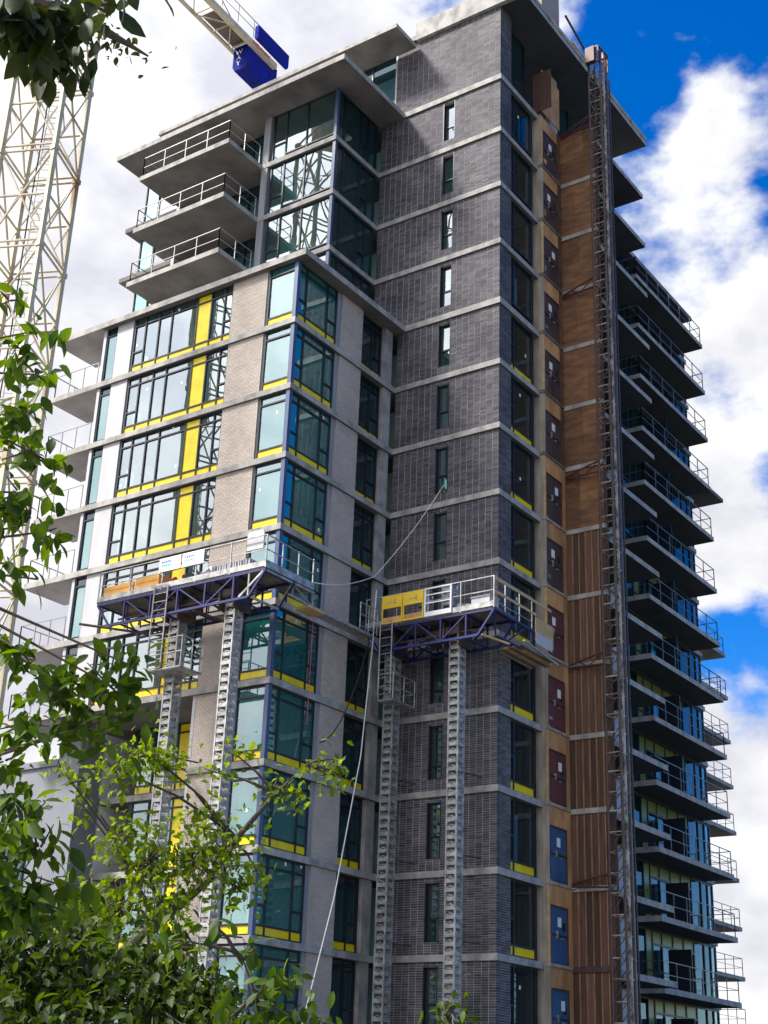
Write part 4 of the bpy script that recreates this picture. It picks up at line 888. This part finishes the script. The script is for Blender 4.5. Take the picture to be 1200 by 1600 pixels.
# overhanging branch top left
g1 = gp_(-420, 5.2)
foliage_tree('overhanging_tree', 'dark silhouetted leafy branch hanging into the top left corner', 'tree', g1,
    [g1, at(-420, 1000, 5.2), at(-380, 500, 5.2), at(-300, 100, 5.1), at(-160, -60, 5.0)], .12,
    [(10, 20, 50, 45, 34, 4.6, .25), (55, 15, 55, 40, 40, 4.7, .25), (90, 40, 45, 40, 30, 4.8, .2), (45, 60, 40, 30, 16, 4.7, .2), (70, 85, 22, 25, 7, 4.7, .15), (120, 60, 26, 24, 9, 4.7, .15), (150, 10, 26, 20, 9, 4.8, .15), (200, -8, 16, 12, 3, 4.8, .1)],
    dk_, True, 200, 5, droop=.95)
g2 = gp_(-520, 6.2)
foliage_tree('twiggy_tree', 'thin bare twig with small buds against the cloud near the top left branch', 'tree', g2,
    [g2, at(-520, 900, 6.2), at(-420, 300, 6.2), at(-150, -60, 6.0), at(60, 5, 6.0), at(130, 30, 6.0), at(175, 55, 6.0), at(205, 72, 6.0), at(232, 88, 6.0)], .06,
    [(120, 25, 28, 20, 40, 6.0, .1), (150, 40, 22, 18, 40, 6.0, .1), (180, 60, 18, 14, 22, 6.0, .08), (190, 78, 10, 8, 6, 6.0, .05), (230, 92, 9, 9, 6, 6.0, .05)],
    tw, False, 120, 8, limbs=False)
# fine-leaved maple in the lower left
g3 = gp_(120, 13.0)
foliage_tree('maple_tree', 'bright yellow-green maple with fine leaves in front of the tower base', 'tree', g3,
    [g3, at(130, 1640, 13), at(180, 1500, 13), at(250, 1440, 13), at(330, 1370, 13), at(370, 1310, 13), at(430, 1240, 13), at(480, 1195, 13)], .09,
    [(120, 1220, 26, 20, 50, 13, .3), (95, 1200, 22, 14, 36, 13, .3), (130, 1260, 20, 14, 30, 13, .3), (180, 1200, 40, 30, 90, 12.6, .4), (235, 1180, 46, 26, 130, 12.8, .3), (262, 1200, 30, 22, 70, 12.8, .3), (330, 1205, 26, 14, 34, 13, .2), (370, 1180, 20, 20, 34, 13, .2), (300, 1290, 30, 18, 34, 13, .2),
     (180, 1310, 45, 30, 150, 12.5, .4), (230, 1350, 60, 40, 240, 12.5, .4), (300, 1345, 50, 32, 200, 12.5, .3), (350, 1330, 45, 35, 190, 12.6, .3), (370, 1385, 34, 26, 110, 12.6, .3), (330, 1275, 28, 26, 60, 12.8, .2), (190, 1420, 60, 45, 260, 12.3, .5), (270, 1410, 50, 30, 150, 12.3, .4), (130, 1420, 50, 40, 200, 12.3, .5),
     (430, 1228, 24, 12, 30, 13, .15), (462, 1240, 22, 18, 44, 13, .15), (512, 1212, 26, 10, 40, 13, .12), (535, 1212, 20, 12, 34, 13, .12), (525, 1185, 16, 14, 22, 13, .1), (395, 1290, 12, 12, 14, 13, .1), (400, 1360, 18, 20, 40, 13, .1)],
    fine, False, 280, 21)
g4 = gp_(20, 10.0)
foliage_tree('hedge_tree', 'dense dark green tree filling the lower left corner', 'tree', g4,
    [g4, at(40, 1800, 10), at(90, 1620, 10), at(150, 1560, 10), at(250, 1540, 10)], .12,
    [(30, 1460, 70, 50, 240, 9.6, .5), (110, 1470, 70, 45, 260, 9.8, .5), (40, 1540, 80, 60, 360, 9.4, .5), (140, 1540, 80, 60, 380, 9.4, .5), (230, 1510, 70, 50, 300, 9.4, .5), (240, 1570, 80, 50, 380, 9.2, .5), (330, 1560, 60, 45, 240, 9.2, .4), (60, 1600, 120, 50, 420, 9.2, .5), (330, 1600, 90, 40, 260, 9, .5), (280, 1480, 40, 30, 70, 9.4, .3), (10, 1500, 40, 60, 160, 9.5, .4), (40, 1430, 60, 40, 220, 10.4, .4), (120, 1500, 90, 50, 420, 10.6, .5), (240, 1545, 90, 40, 360, 10.6, .5), (60, 1570, 100, 50, 420, 10.4, .5)],
    mid_, False, 250, 31)
g5 = gp_(420, 8.6)
foliage_tree('young_tree', 'light green sapling with large leaves beside the bottom edge, before the corner windows', 'tree', g5,
    [g5, at(420, 1900, 8.6), at(415, 1650, 8.6), at(400, 1560, 8.6), at(380, 1500, 8.6)], .04,
    [(390, 1490, 45, 22, 14, 8.6, .2), (330, 1440, 50, 30, 16, 8.4, .25), (440, 1520, 40, 35, 20, 8.6, .25), (400, 1560, 60, 40, 40, 8.5, .3), (450, 1590, 50, 30, 40, 8.5, .3), (290, 1470, 40, 30, 16, 8.4, .2), (360, 1590, 60, 30, 40, 8.4, .3), (500, 1597, 26, 12, 10, 8.6, .1)],
    big, True, 200, 41)
g6 = gp_(700, 12)
foliage_tree('sapling', 'tip of a young yellow-green sapling at the bottom, before the dark brick', 'sapling', g6,
    [g6, at(700, 1900, 12), at(702, 1640, 12), at(704, 1575, 12)], .03,
    [(704, 1570, 14, 16, 26, 12, .1), (712, 1590, 16, 12, 24, 12, .1), (690, 1590, 14, 10, 10, 12, .1)], mid_, False, 60, 51)
